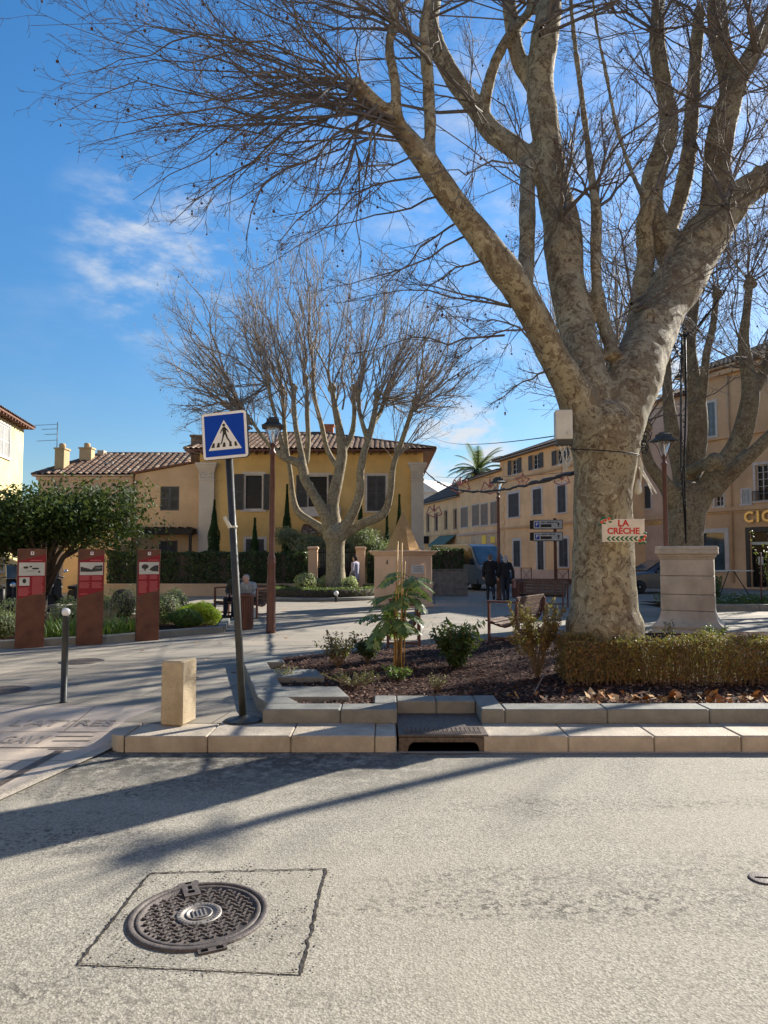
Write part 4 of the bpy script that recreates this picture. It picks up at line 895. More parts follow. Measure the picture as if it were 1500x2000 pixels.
def ballshrub(p,r,mat,label,n=2600,leaf=.022,name='round_shrub',sc=(1,1,.9),h0=None,group=None,asp=2,stems=True,lump=.12,cat='shrub'):
    t=thing(name,p,0,label,cat,group); h0=r*sc[2]*.93 if h0 is None else h0
    P,d=ballpts(n,r,(0,0,h0),.72,lump,sc); k=P[:,2]>.01; leaves(P[k],leaf,mat,'foliage',t,asp,N=d[k])
    mb=MB(); mb.sphere((0,0,h0),r*.66,12,sc); mb.build('shade_core',M['darkbark'],t)  # solid dark core stands in for the shade between the leaves
    if stems:
        mb=MB()
        for k in range(5): a=2*PI*k/5; mb.tube([(.03*math.cos(a),.03*math.sin(a),0),(r*.3*math.cos(a),r*.3*math.sin(a),h0)],.012,5)
        mb.build('stem',M['stem'],t)
    return t
def boxhedge(name,p,L,D,z0,z1,mat,label,n,leaf,rz=0,cat='hedge',round_=.12,core=True,asp=1.8,body='foliage',lump=.04):
    t=thing(name,p,rz,label,cat); H=z1-z0
    f=rng.random(n); aF=L*H; aT=L*D; aE=D*H; tot=2*aF+aT+2*aE; s=rng.random(n)*tot
    x=rng.random(n)*L; y=rng.random(n)*D; z=z0+rng.random(n)*H; Nn=np.zeros((n,3)); dep=np.abs(rng.normal(0,.045,n))
    m=s<aF; y[m]=dep[m]; Nn[m]=(0,-1,0); m2=(s>=aF)&(s<2*aF); y[m2]=D-dep[m2]; Nn[m2]=(0,1,0); m3=(s>=2*aF)&(s<2*aF+aT); z[m3]=z1-dep[m3]; Nn[m3]=(0,0,1)
    m4=(s>=2*aF+aT)&(s<2*aF+aT+aE); x[m4]=dep[m4]; Nn[m4]=(-1,0,0); m5=s>=2*aF+aT+aE; x[m5]=L-dep[m5]; Nn[m5]=(1,0,0)
    w_=lump*(np.sin(x*3.1+1)+np.sin(x*7.3+y*5)+.6*np.sin(z*11+x*4)+.5*np.sin(x*17+2)+.4*np.sin(x*29+z*9)); y+=np.where(m,-w_,np.where(m2,w_,0)); z+=np.where(m3,w_*.8,0)
    leaves(np.stack([x,y,z],1),leaf,mat,body,t,asp,N=Nn,jit=.9)
    if core: MB().bb(.08,L-.08,.09,D-.09,max(z0-.05,0),z1-.09).build('shade_core',M['darkbark'],t)  # dark box inside the leaf shell, in place of inner shade
    return t
boxhedge('hedge',(hx0,YW+.35,0),gx0-.3-hx0,.8,.45,1.86,M['hedge_dark'],'long clipped dark green hedge on the beige wall before the villa',20000,.05)
boxhedge('hedge',(gx1+.3,YW+.35,0),hx2-gx1-.3,.8,.45,1.8,M['hedge_dark'],'short clipped dark hedge right of the villa gate',6500,.05)
# cypresses in the villa garden
def cypress(u,vt,Y,wpx,label):
    z=atY(u,vt,Y).z; x=atY(u,vt,Y).x; t=thing('cypress',(x,Y,0),0,label,'cypress tree','cypresses in front of the villa'); r=wpx/2*Y/F; n=5000
    h=rng.random(n)**.8; a=rng.uniform(0,2*PI,n); prof=np.sin(np.clip(h,0,1)**.75*PI*.93+.22)**.8*(1-h**5); rad=r*prof*(1+.18*np.sin(h*23+a*2))*(.75+.25*rng.random(n)); P=np.stack([rad*np.cos(a),rad*np.sin(a),.3+h*(z-.3)],1)
    N=np.stack([np.cos(a),np.sin(a),.6+0*a],1); leaves(P,.06,M['cypress'],'foliage',t,3,N=N); MB().lathe([(.05,0),(.05,.4),(r*.55,.8),(r*.6,z*.45),(.02,z*.93)],8).build('trunk',M['darkbark'],t)
for a in ((419,977,34.5,26,'fattest cypress, against the left cream pilaster'),(498,1012,33.5,17,'short cypress before the shuttered lower window'),(561,946,34.8,18,'cypress between the left and middle villa windows'),(704,968,34.9,20,'cypress mostly hidden behind the plane tree limbs right of centre'),(780,966,34.7,17,'slim cypress behind the pyramid tip'),(756,1005,33.8,12,'thin short cypress under the closed villa shutters')): cypress(*a)
# olives
def puff(name,p,label,cat,mat,r,h,n,leaf,sc=(1,1,.8),lobes=7,trunk=.05,asp=3,spread=.75,group=None,tw=True,bark='stem'):
    t=thing(name,p,0,label,cat,group); PP=[];NN=[]
    tk=MB()
    for k in range(lobes):
        a=2*PI*k/lobes+random.random(); q=spread*r*(.55+.45*random.random()); c=(q*math.cos(a)*sc[0],q*math.sin(a)*sc[1],h+random.uniform(-.45,.5)*r*sc[2]) if k else (0,0,h)
        P,d=ballpts(n//lobes,r*random.uniform(.42,.62),c,.35,.25,(1,1,sc[2])); PP.append(P);NN.append(d)
        tk.tube([(0,0,h*.25),(c[0]*.3,c[1]*.3,h*.65),c],[trunk*.7,trunk*.45,trunk*.12],6)
    P=np.concatenate(PP); leaves(P,leaf,mat,'crown',t,asp,N=np.concatenate(NN),jit=1.2)
    tk.tube([(0,0,0),(.03,0,h*.3)],[trunk,trunk*.8],8); tk.build('trunk',M[bark],t)
    if tw:
        mb=MB()
        for k in range(70):
            p_=P[random.randrange(len(P))]; mb.tube([(p_[0]*.55,p_[1]*.55,h+(p_[2]-h)*.5),tuple(p_)],.006+trunk*.04,4,False)
        mb.build('twigs',M[bark],t)
    return t
p=atY(612,1062,33); puff('olive_tree',(p.x-.4,33,0),'silver green olive tree left of the villa gate','olive tree',M['olive'],1.35,2.15,7000,.07,(1.1,.8,.7),8,.09)
p=atY(724,1062,33.2); puff('olive_tree',(p.x,33.2,0),'silver green olive tree right of the villa gate','olive tree',M['olive'],1.35,2.15,7000,.07,(1.15,.8,.7),8,.09)
# citrus tree on the left
p=atZ(103,1216); t=puff('citrus_tree',(p.x,p.y-.6,0),'broad dark evergreen tree with orange glints over the left bed','tree',M['citrus'],2.15,2.52,30000,.055,(1.0,.8,.58),17,.13,2.1,.85,None,True,'darkbark')
# round bed round the second plane
rc=Vector((atZ(655,1152).x,29.0,0)); rb=thing('round_bed_kerb',rc,0); rb['kind']='structure'
MB().lathe([(2.55,-.02),(2.55,.12),(2.53,.14),(2.33,.14),(2.33,.05),(.02,.05)],48).build('kerb_ring',M['granite'],rb)
t=thing('ring_hedge',rc,0,'low clipped green hedge ringing the middle plane tree','hedge'); n=9000; a=rng.uniform(0,2*PI,n); r_=2.12+rng.uniform(-.22,.2,n); z=.08+.42*rng.random(n)**.6
leaves(np.stack([r_*np.cos(a),r_*np.sin(a),z],1),.032,M['boxhedge'],'foliage',t,1.8,.6); MB().lathe([(2.26,.06),(2.26,.42),(1.98,.42),(1.98,.06)],40).build('shade_core',M['darkbark'],t)  # dark ring under the leaves stands in for the shaded inside
for u,Y,r,l in ((597,27.6,.44,'yellow green ball shrub left of the middle plane trunk'),(617,28.0,.32,'smaller yellow green ball shrub tucked beside the larger left one'),(638,30.2,.34,'yellow green ball shrub half behind the middle plane trunk'),(684,27.9,.36,'yellow green ball shrub right of the middle plane trunk')):
    ballshrub(Vector(((u-750)/F*Y,Y,.30)),r,M['yellowshrub'],l,1800,.03,group='variegated ball shrubs round the middle plane')
t=thing('spotlight',Vector(((657-750)/F*26.3,26.3,0)),0,'small white ground spotlight before the ring hedge','spotlight'); MB().lathe([(.05,0),(.05,.25),(.02,.27)],10).build('stem',M['darkgrey'],t); MB().sphere((0,0,.32),.09,12).build('head',M['white'],t)
# left bed
lk=[atZ(u,v) for u,v in ((-260,1275),(0,1267),(57,1264),(200,1256),(300,1247),(420,1236))]
lk[-1]+=Vector((.1,0,0)); back=[Vector((-3.9,17.6,0)),Vector((-4.2,19.6,0)),Vector((-12,20.5,0))]
t=thing('left_bed_kerb',(0,0,0),0); t['kind']='structure'
ring=lk+back
for i in range(len(lk)):
    A=ring[i]; B=ring[i+1]; d=B-A; L=d.length; c=(A+B)/2+Vector((0,.09,.0)); MB().bevbox((c.x,c.y,.03),(L+.02,.18,.22),.012,math.atan2(d.y,d.x)).build('kerb_stone',M['granite'],t)
mb=MB(); mb.add([(p.x,p.y+.1,.06) for p in lk]+[(p.x,p.y,.06) for p in back],[tuple(range(len(ring)))]); tag(mb.build('left_bed_soil',M['mulch']),kind='structure')
def G2(u,Y): return Vector(((u-750)/F*Y,Y,.05))
grp='clipped grey green shrubs in the left bed'
for i,(u,Y,r,m,l,sc) in enumerate(((38,15.0,.36,'greyshrub','grey green shrub between the left edge and the first brown pillar',(1.1,1,1)),(8,14.2,.30,'greyshrub','low grey shrub touching the left edge',(1.1,1,.8)),(142,15.6,.28,'greyshrub','grey green shrub between the first two brown pillars',(1,1,1.1)),
    (211,17.8,.27,'greyshrub','round grey shrub just right of the middle brown pillar',(1,1,1.1)),(243,16.9,.42,'greyshrub','tallest loose olive green shrub between the middle and right pillars',(.95,1,1.15)),(325,17.0,.38,'greyshrub','grey green mound shrub right of the right brown pillar',(1,1,.95)),
    (345,17.9,.29,'greyshrub','small clipped grey ball behind the mound right of the pillars',(1,1,1.35)),(375,18.2,.22,'brightshrub','small bright green shrub in the far corner of the left bed',(1,1,.9)),(318,18.6,.22,'midgreen','dark green shrub peeping behind the grey mound',(1,1,1.2)))):
    ballshrub(G2(u,Y),r*1.12,M[m],l,2400,.024,sc=sc,lump=.3 if u in (243,142,38) else .12)
ballshrub(G2(366,16.2),.30,M['midgreen'],'wide dark green low shrub at the corner of the left bed',3000,.035,'low_shrub',(1.25,.8,.72),asp=3,lump=.3)
ballshrub(G2(392,16.9),.40,M['brightshrub'],'bright lime green spreading shrub at the bed corner',3600,.045,'low_shrub',(1.25,.8,.72),asp=5,lump=.35)
def tuft(p,label,n,L,mat,name='strap_plant',wid=.016,droop=.55,spread=.3,cat='plant',group=None):
    t=thing(name,p,0,label,cat,group); V=[];Q=[]
    for k in range(n):
        a=random.uniform(0,2*PI); r0=random.random()**.5*spread; x0=r0*math.cos(a); y0=r0*math.sin(a); a+=random.uniform(-.8,.8); l=L*random.uniform(.6,1.15); ll=random.uniform(.2,1)*droop; pv=Vector((x0,y0,0)); d=Vector((math.cos(a)*ll,math.sin(a)*ll,1)).normalized(); s=Vector((-math.sin(a),math.cos(a),0)); b0=len(V)
        for j in range(6):
            w_=wid*(1-abs(j/5-.35)*1.3); V+= [tuple(pv-s*max(w_,.002)),tuple(pv+s*max(w_,.002))]; pv=pv+d*l/5; d=(d+Vector((math.cos(a)*.12,math.sin(a)*.12,-.28*ll*(j+1)/2))).normalized()
        Q+=[(b0+2*j,b0+2*j+1,b0+2*j+3,b0+2*j+2) for j in range(5)]
    link('leaves',np_mesh('leaves',V,Q,False),mat,t); return t
tuft(G2(105,14.4),'green strap leaved clump at the foot of the citrus trunk',130,.48,M['midgreen'],spread=.4)
tuft(G2(135,14.0),'green strap leaved clump left of the middle pillar',110,.42,M['midgreen'],spread=.32)
tuft(G2(215,14.5),'green strap leaved clump right of the middle pillar',150,.45,M['midgreen'],spread=.42)
tuft(G2(250,14.9),'green strap leaved clump beside the right pillar',120,.42,M['midgreen'],spread=.32)
tuft(G2(212,16.2),'dry straw grass tuft behind the middle pillar',90,.75,plain('straw grass',(.36,.31,.18),.8),name='grass_tuft',wid=.008,spread=.14)
# rock edging
t=thing('rockery_stones',G2(118,18.2),0,'grey stacked rockery stones behind the citrus trunk','rocks'); mb=MB()
for k in range(26): mb.bevbox((random.uniform(-.1,.9),random.uniform(-.3,.4),.05+.10*(k%4)),(random.uniform(.2,.5),random.uniform(.15,.3),.10),.02,random.uniform(-.4,.4))
mb.build('stones',M['granite'],t)
# ---------------- plants of the front bed ----------------
def G3(u,v): p=atZ(u,v,MZ); return p
# staked lobed plant
bp=G3(780,1311); t=thing('lobed_plant',bp,0,'tall lobed leaf plant tied to bamboo canes in the front bed','plant')
mb=MB()
for (x0,y0,x1,y1,z1,r) in ((-.075,0,-.02,.05,1.80,.013),(.03,-.03,.035,.0,1.78,.012),(-.03,.04,.085,.03,1.52,.011),(.06,.0,.10,-.03,1.1,.007),(-.05,-.04,.0,-.02,1.35,.008)): mb.tube([(x0,y0,0),(x1,y1,z1)],r,6)
mb.build('bamboo_canes',M['bamboo'],t)
mb=MB(); heads=[(.14,.02,1.30),(.07,0,1.06),(-.09,.0,.98),(-.12,.03,.72),(.05,0,.68)]
for h in heads: mb.tube([(random.uniform(-.04,.04),random.uniform(-.04,.04),0),(h[0]*.5,h[1]*.5,h[2]*.6),h],[.014,.012,.008],6)
V=[];Q=[]; st=MB()
def compound(o,az,L,lift):
    d=Vector((math.cos(az),math.sin(az),lift)).normalized(); p=Vector(o); pts=[p.copy()]
    s=Vector((-math.sin(az),math.cos(az),0))
    for j in range(8):
        p=p+d*L/8; d=(d+Vector((0,0,-.16))).normalized(); pts.append(p.copy())
        if j>=2:
            for sg in (-1,1):
                l=L*.36*math.sin((j-1)/7.5*PI*.8+.35); dd=(s*sg+d*.55+Vector((0,0,-.25+random.uniform(-.15,.15)))).normalized(); q=p; wv=d.cross(dd).cross(dd).normalized()*l*.24
                b0=len(V); m_=q+dd*l*.5; m_.z-=.01; e=q+dd*l; e.z-=l*.12
                V.extend([tuple(q),tuple(m_-wv),tuple(e),tuple(m_+wv)]); Q.append((b0,b0+1,b0+2,b0+3))
    b0=len(V); e=p+d*L*.22; w_=s*L*.05; V.extend([tuple(p),tuple((p+e)/2-w_),tuple(e),tuple((p+e)/2+w_)]); Q.append((b0,b0+1,b0+2,b0+3))
    st.tube(pts,.005,4)
for h,n_,L in zip(heads,(10,7,10,11,8),(.42,.36,.40,.46,.36)):
    for k in range(n_): compound((h[0],h[1],h[2]+random.uniform(-.1,.07)),2*PI*k/n_+random.uniform(-.3,.3),L*random.uniform(.8,1.2),random.uniform(-.1,.75))
mb.v+=[]; mb.build('stem',M['stem'],t); st.build('leaf_stalks',M['midgreen'],t); link('leaves',np_mesh('leaves',V,Q,False),M['mahonia'],t)
def twiggy(p,label,n,h,spread,leaf,mat,per=9,name='shrub',cat='shrub',asp=2.4,stem='stem',tip=.6,updir=.3,sr=.006):
    t=thing(name,p,0,label,cat); mb=MB(); P=[];NN=[]
    for k in range(n):
        a=random.uniform(0,2*PI); s=spread*random.uniform(.25,1); H=h*random.uniform(.55,1.05); pts=[(0,0,0)]
        for j in range(1,5): f=j/4; pts.append((s*f**1.2*math.cos(a)+random.gauss(0,.02),s*f**1.2*math.sin(a)+random.gauss(0,.02),H*f))
        mb.tube(pts,[sr,sr*.8,sr*.6,sr*.5,sr*.35],5,False)
        for q in range(per):
            f=1-random.random()*tip; i=min(3,int(f*4)); g_=f*4-i; a_=Vector(pts[i]).lerp(Vector(pts[i+1]),g_); o=Vector((random.gauss(0,1),random.gauss(0,1),random.gauss(0,.8)+updir)).normalized()*leaf*random.uniform(.8,2.2); P.append(tuple(a_+o)); NN.append((o.x,o.y,abs(o.z)+leaf))
    mb.build('stem',M[stem],t); NN=np.array(NN); NN/=np.linalg.norm(NN,axis=1)[:,None]; leaves(P,leaf,mat,'foliage',t,asp,N=NN,jit=.9); return t
twiggy(G3(893,1303),'dense deep green pointed leaf shrub right of the staked plant',75,.62,.36,.045,M['lowdark'],30,asp=2.4,tip=.85)
twiggy(G3(660,1306),'sparse bronze leaved shrub left of the staked plant',26,.52,.40,.028,M['bronze'],22,asp=2)
twiggy(G3(718,1296),'small blue green shrub between the bronze shrub and the staked plant',24,.42,.28,.032,M['lowdark'],22,asp=2)
twiggy(G3(1050,1325),'bronze green shrub on bare stems in front of the slatted bench',46,.98,.42,.019,M['autumnhedge'],100,asp=1.8,tip=.45)
twiggy(atZ(1308,1262,.06),'thin rose stalk with few leaves at the foot of the pedestal',9,.48,.16,.022,M['bronze'],16,asp=2)
twiggy(atZ(1395,1258,.06),'low leafy rose bush right of the pedestal foot',18,.34,.30,.022,M['midgreen'],26,asp=2)
twiggy(G3(560,1326),'low straw weed tuft in the bed nearest the sign pole',20,.16,.18,.014,M['yellowshrub'],8,name='weed',cat='weed')
twiggy(G3(688,1345),'dry brown and green weed patch before the staked plant',46,.20,.42,.016,M['bronze'],12,name='weed',cat='weed')
twiggy(G3(855,1352),'dry straw weed tuft near the drain recess',26,.22,.14,.013,M['yellowshrub'],6,name='weed',cat='weed')
twiggy(G3(775,1328),'small green sprout at the foot of the bamboo canes',30,.16,.22,.028,M['midgreen'],10,name='weed',cat='weed')
# dry twigs lying on the mulch
for (u,v,du,dv,l) in ((648,1318,25,16,'pale dry twig lying on the mulch by the sign side'),(1040,1360,70,-45,'long curved bare cane leaning from the mulch by the hedge'),(622,1345,44,22,'bleached stick lying on the mulch near the front rim')):
    a=G3(u,v); b_=G3(u+du,v+dv); t=thing('dry_stick',a,0,l,'stick'); m_=(b_-a)/2+Vector((.02,.03,.05 if du<60 else .3)); e=b_-a+Vector((0,0,.02 if du<60 else .12)); MB().tube([(0,0,.01),m_,e],[.007,.006,.003],5).build('stick',M['woodgrey'],t)
# clipped bronze hedge along the front of the bed
hp=G3(1118,1352); hp.y=8.78; hp.x=(1098-750)/F*8.8
t=boxhedge('clipped_hedge',(hp.x,hp.y,0),6.2,.42,.14,.625,M['autumnhedge'],'low clipped bronze and green hedge along the right of the bed',34000,.015,asp=1.5,core=False,lump=.045,cat='hedge')
mb=MB()
for k in range(900):
    x=random.uniform(.05,6.15); y=random.uniform(.06,.36); a=random.uniform(-.12,.12); b_=random.uniform(-.1,.1); mb.tube([(x,y,.05),(x+a*.5,y+b_*.5,.3),(x+a,y+b_,.6)],[.006,.004,.002],4,False)
mb.build('stems',M['stem'],t)
P=[];n=9000; P=np.stack([rng.uniform(.05,6.15,n),rng.uniform(.05,.38,n),rng.uniform(.12,.56,n)],1); leaves(P,.015,M['autumnhedge'],'inner_leaves',t,1.5); n=2600; P=np.stack([rng.uniform(0,6.2,n),rng.uniform(-.02,.4,n),.60+np.abs(rng.normal(0,.055,n))],1); leaves(P,.016,M['autumnhedge'],'top_shoots',t,1.7)
# far bed right behind the pedestal
kb=[Vector((9.2,22.2,0)),Vector((11.5,22.0,0)),Vector((20,21.3,0))]
t=thing('right_bed_kerb',(0,0,0)); t['kind']='structure'
for i in range(2): A,B=kb[i],kb[i+1]; d=B-A; c=(A+B)/2; MB().bevbox((c.x,c.y,.05),(d.length,.2,.3),.015,math.atan2(d.y,d.x)).build('kerb_stone',M['granite'],t)
poly('right_bed_soil',[(9.1,22.3),(20,21.4),(20,24.5),(9.0,25.2)],M['mulch'],.1)
n=7000; P=np.stack([rng.uniform(9.2,19,n),rng.uniform(22.5,24.6,n),rng.uniform(.1,.33,n)],1); P[:,2]*=(.5+.5*np.sin(P[:,0]*2.3+P[:,1]))*.8+.5
o=leaves(P,.045,M['boxhedge'],'ground_cover',None,1.8,.5); tag(o,'low dark green ground cover filling the bed behind the pedestal','ground cover',kind='stuff')
twiggy(Vector((10.6,23.0,.1)),'dark bushy shrub in the bed right of the pedestal',40,.95,.45,.05,M['lowdark'],26)
twiggy(Vector((12.4,22.9,.1)),'slim young tree with sparse leaves before the bank entrance',16,2.5,.55,.045,M['bronze'],34,name='young_tree',cat='tree',tip=.7)
ax_=Vector((12.3,22.8,.1)); t=thing('plant_stakes',ax_,0,'reddish stakes supporting the young tree by the bank','stakes'); mb=MB()
for dx,dy in ((-.25,0),(.3,.1),(.05,-.2)): mb.tube([(dx,dy,0),(dx*.9,dy*.9,1.7)],.022,6)
mb.build('stakes',M['rustred'],t)
# ---------------- wood planter ----------------
t=thing('timber_planter',Vector(((873-750)/F*31,31,0)),R(4),'slatted grey timber planter box with dark bush beside the van','planter'); W_=1.5
mb=MB()
for k in range(9): mb.box((0,-.5,.08+k*.118),(W_,.03,.112))
for k in range(9): mb.box((W_/2,0,.08+k*.118),(.03,.98,.112))
for k in range(9): mb.box((-W_/2,0,.08+k*.118),(.03,.98,.112))
mb.build('side_boards',M['woodgrey'],t); mb=MB()
for x in (-W_/2,W_/2): mb.box((x,-.5,.55),(.09,.09,1.12))
mb.box((0,-.5,1.12),(W_+.12,.12,.04)); mb.bb(-W_/2,W_/2,-.48,.48,.9,1.0); mb.build('frame',M['woodgrey'],t)
boxhedge('planter_bush',(t.location.x-.68,30.6,0),1.36,.8,1.0,2.0,M['hedge_dark'],'dark rounded bush growing in the timber planter',3500,.045,lump=.08,cat='bush')
# ---------------- vehicles ----------------
def wheel(par,x,y,r,w=.2):
    o=MB().lathe([(r*.62,-w/2),(r*.95,-w/2),(r,-w/2+.03),(r,w/2-.03),(r*.95,w/2),(r*.62,w/2)],24).move(Matrix.Rotation(PI/2,4,'X')).build('wheel',M['tyre'],par,(x,y,r)); 
    m=MB().lathe([(.03,-w/2+.0),(r*.6,-w/2+.02),(r*.64,-w/2-.005),(r*.64,w/2+.005),(r*.6,w/2-.02),(.03,w/2)],16).move(Matrix.Rotation(PI/2,4,'X')).build('rim',M['chrome'],o)
g=G('grey blue car paint',.35,0,.4); g.col((.10,.14,.18)); g.b.inputs['Coat Weight'].default_value=.15; M['vanpaint']=g.m
g=G('graphite car paint',.3,.4,.5); g.col((.06,.063,.07)); g.b.inputs['Coat Weight'].default_value=.5; M['carpaint']=g.m
def loft(secs,mat,name,par,flip=False):
    """secs: list of (x, [(y,z)...]) same count; closed loops"""
    mb=MB(); k=len(secs[0][1]); vs=[(x,y,z) for x,ps in secs for y,z in ps]; n=len(secs)
    mb.add(vs,[(i*k+j,i*k+(j+1)%k,(i+1)*k+(j+1)%k,(i+1)*k+j) for i in range(n-1) for j in range(k)]+[tuple(range(k)),tuple(range((n-1)*k,n*k))]); o=mb.build(name,mat,par); m=o.modifiers.new('bevel','BEVEL'); m.width=.03; m.segments=3; m.limit_method='ANGLE'; return o
def sec(w,z0,zb,zt,wt): return [(-w,z0),(w,z0),(w,zb),(wt,zt),(-wt,zt),(-w,zb)]
# van: local +x forward
t=thing('parked_van',Vector((4.55,37.2,0)),R(-62),'blue grey delivery van facing us behind the planter','van')
loft([(-2.6,sec(.92,.35,1.3,2.15,.78)),(-2.5,sec(.95,.3,1.3,2.3,.8)),(.9,sec(.96,.3,1.3,2.3,.80)),(1.15,sec(.96,.3,1.25,2.2,.78)),(1.85,sec(.95,.3,1.15,1.30,.88)),(2.35,sec(.92,.32,.95,1.08,.84)),(2.5,sec(.85,.36,.75,.9,.75))],M['vanpaint'],'body',t)
MB().add([(1.17,-.74,2.16),(1.17,.74,2.16),(1.88,.84,1.30),(1.88,-.84,1.30)],[(0,1,2,3)]).move(Matrix.Translation((.03,0,.03))).build('windshield',M['glassb'],t)
for s_ in (-1,1):
    MB().add([(.3,s_*.975,1.32),(1.65,s_*.975,1.28),(1.12,s_*.83,2.08),(.3,s_*.83,2.12)],[(0,1,2,3)]).build('side_window',M['glassd'],t)
    MB().box((2.43,s_*.68,.92),(.08,.26,.2),0).build('headlight',M['white'],t); MB().bevbox((1.55,s_*1.08,1.42),(.1,.2,.28),.02).build('mirror',M['wire'],t)
    wheel(t,1.65,s_*.85,.34); wheel(t,-1.8,s_*.85,.34)
MB().bevbox((2.45,0,.48),(.22,1.7,.28),.04).build('bumper',M['wire'],t); MB().box((2.57,0,.5),(.01,.5,.11)).build('number_plate',M['white'],t); MB().box((2.50,0,.80),(.03,.9,.12)).build('grille',M['wire'],t)
# car
t=thing('parked_car',Vector((12.6,33.0,0)),R(188),'dark grey car whose front shows left of the pedestal','car')
loft([(-1.95,sec(.78,.4,.8,.98,.7)),(-1.6,sec(.84,.3,.9,1.38,.6)),(-.9,sec(.87,.25,.92,1.50,.62)),(.0,sec(.88,.24,.92,1.50,.62)),(.85,sec(.88,.24,.94,1.02,.74)),(1.6,sec(.84,.26,.82,.88,.72)),(2.0,sec(.74,.34,.62,.72,.62))],M['carpaint'],'body',t)
MB().add([(.07,-.60,1.47),(.07,.60,1.47),(.86,.74,1.03),(.86,-.74,1.03)],[(0,1,2,3)]).move(Matrix.Translation((.02,0,.02))).build('windshield',M['glassb'],t)
for s_ in (-1,1):
    MB().add([(-1.3,s_*.86,.95),(.55,s_*.875,.96),(.02,s_*.66,1.44),(-.9,s_*.66,1.44)],[(0,1,2,3)]).move(Matrix.Translation((0,s_*.015,0))).build('side_window',M['glassd'],t)
    MB().bevbox((1.86,s_*.58,.66),(.12,.26,.13),.02).build('headlight',M['white'],t); MB().bevbox((.45,s_*.97,1.0),(.1,.16,.12),.02).build('mirror',M['carpaint'],t); wheel(t,1.28,s_*.8,.31); wheel(t,-1.3,s_*.8,.31)
# scooters
def scooter(p,rz,label,body='wire'):
    t=thing('motor_scooter',p,rz,label,'motor scooter','scooters parked beyond the left bed')
    for x in (-.62,.62):
        o=MB().lathe([(.15,-.05),(.23,-.05),(.25,-.02),(.25,.02),(.23,.05),(.15,.05)],20).move(Matrix.Rotation(PI/2,4,'X')).build('wheel',M['tyre'],t,(x,0,.25)); MB().lathe([(.02,-.04),(.15,-.045),(.15,.045),(.02,.04)],12).move(Matrix.Rotation(PI/2,4,'X')).build('rim',M['chrome'],o)
    MB().prism([(-.85,.45),(-.75,.30),(-.3,.22),(.15,.2),(.35,.25),(.55,.5),(.52,.85),(.42,1.0),(.36,.98),(.32,.5),(.2,.34),(-.05,.34),(-.12,.62),(-.8,.68)],-.17,.17).build('body',M[body],t,bevel=.04)
    MB().prism([(-.85,.69),(-.1,.64),(-.05,.74),(-.5,.80),(-.9,.78)],-.15,.15).build('seat',M['tyre'],t,bevel=.03)
    mb=MB(); mb.tube([(.42,-.33,1.02),(.44,-.15,1.05),(.44,.15,1.05),(.42,.33,1.02)],.016,6); mb.tube([(.5,0,.9),(.64,0,.3)],.03,6); mb.build('handlebar',M['darkgrey'],t)
    MB().prism([(.52,1.0),(.55,1.0),(.42,1.42),(.39,1.42)],-.18,.18).build('windshield',M['glassb'],t); MB().sphere((.56,0,.80),.09,10,(.5,1,1)).build('headlight',M['chrome'],t)
    for s_ in (-1,1): MB().sphere((.40,s_*.36,1.22),.07,8,(.3,1,.7)).build('mirror',M['chrome'],t)
    return t
S1=scooter(Vector(((20-750)/F*22,22,0)),R(-50),'black scooter with mirrors at the far left, behind the first pillar'); dup(S1,Vector(((108-750)/F*22.5,22.5,0)),R(-70),'dark scooter standing behind the citrus trunk'); dup(S1,Vector(((136-750)/F*22.2,22.2,0)),R(-120),'dark scooter just left of the middle pillar')
# railings near the corner house
def railing(p,rz,label,L=.95,grp='cross braced street railings'):
    t=thing('street_railing',p,rz,label,'railing',grp); mb=MB()
    for x in (0,L): mb.box((x,0,.5),(.05,.05,1.0))
    for z in (.97,.15): mb.box((L/2,0,z),(L,.035,.035))
    mb.build('frame',M['rustred'],t); mb=MB(); mb.tube([(0,0,.17),(L,0,.95)],.014,6); mb.tube([(0,.01,.95),(L,.01,.17)],.014,6); mb.lathe([(.09,-.01),(.09,.01)],16).v; mb.build('cross_brace',M['rustred'],t); return t
Yr=44
r1=railing(Vector(((1017-750)/F*Yr,Yr,0)),R(-20),'cross braced brown railing left of the corner house door',.62); dup(r1,Vector(((1087-750)/F*40,40,0)),R(-20),'cross braced brown railing between the direction sign and trunk')
t=thing('low_barrier',Vector(((1012-750)/F*34,34,0)),R(-4),'low dark brown barrier running behind the shaded bench','barrier'); MB().bb(0,3.4,0,.08,.35,.62).build('board',M['rust'],t); mb=MB()
for k in range(5): mb.box((.1+k*.8,.04,.2),(.08,.06,.4))
mb.build('posts',M['rust'],t)
t=thing('window_box_table',Vector(((1394-750)/F*30,30,0)),R(-10),'small white topped folding table before the bank window','table'); MB().box((.7,0,1.08),(1.5,.5,.04)).build('table_top',M['offwhite'],t); mb=MB()
for x in (.1,1.3):
    mb.tube([(x,-.2,0),(x+.5*(1 if x<.5 else -1),.2,1.06)],.02,6); 
mb.build('leg',M['wire'],t)
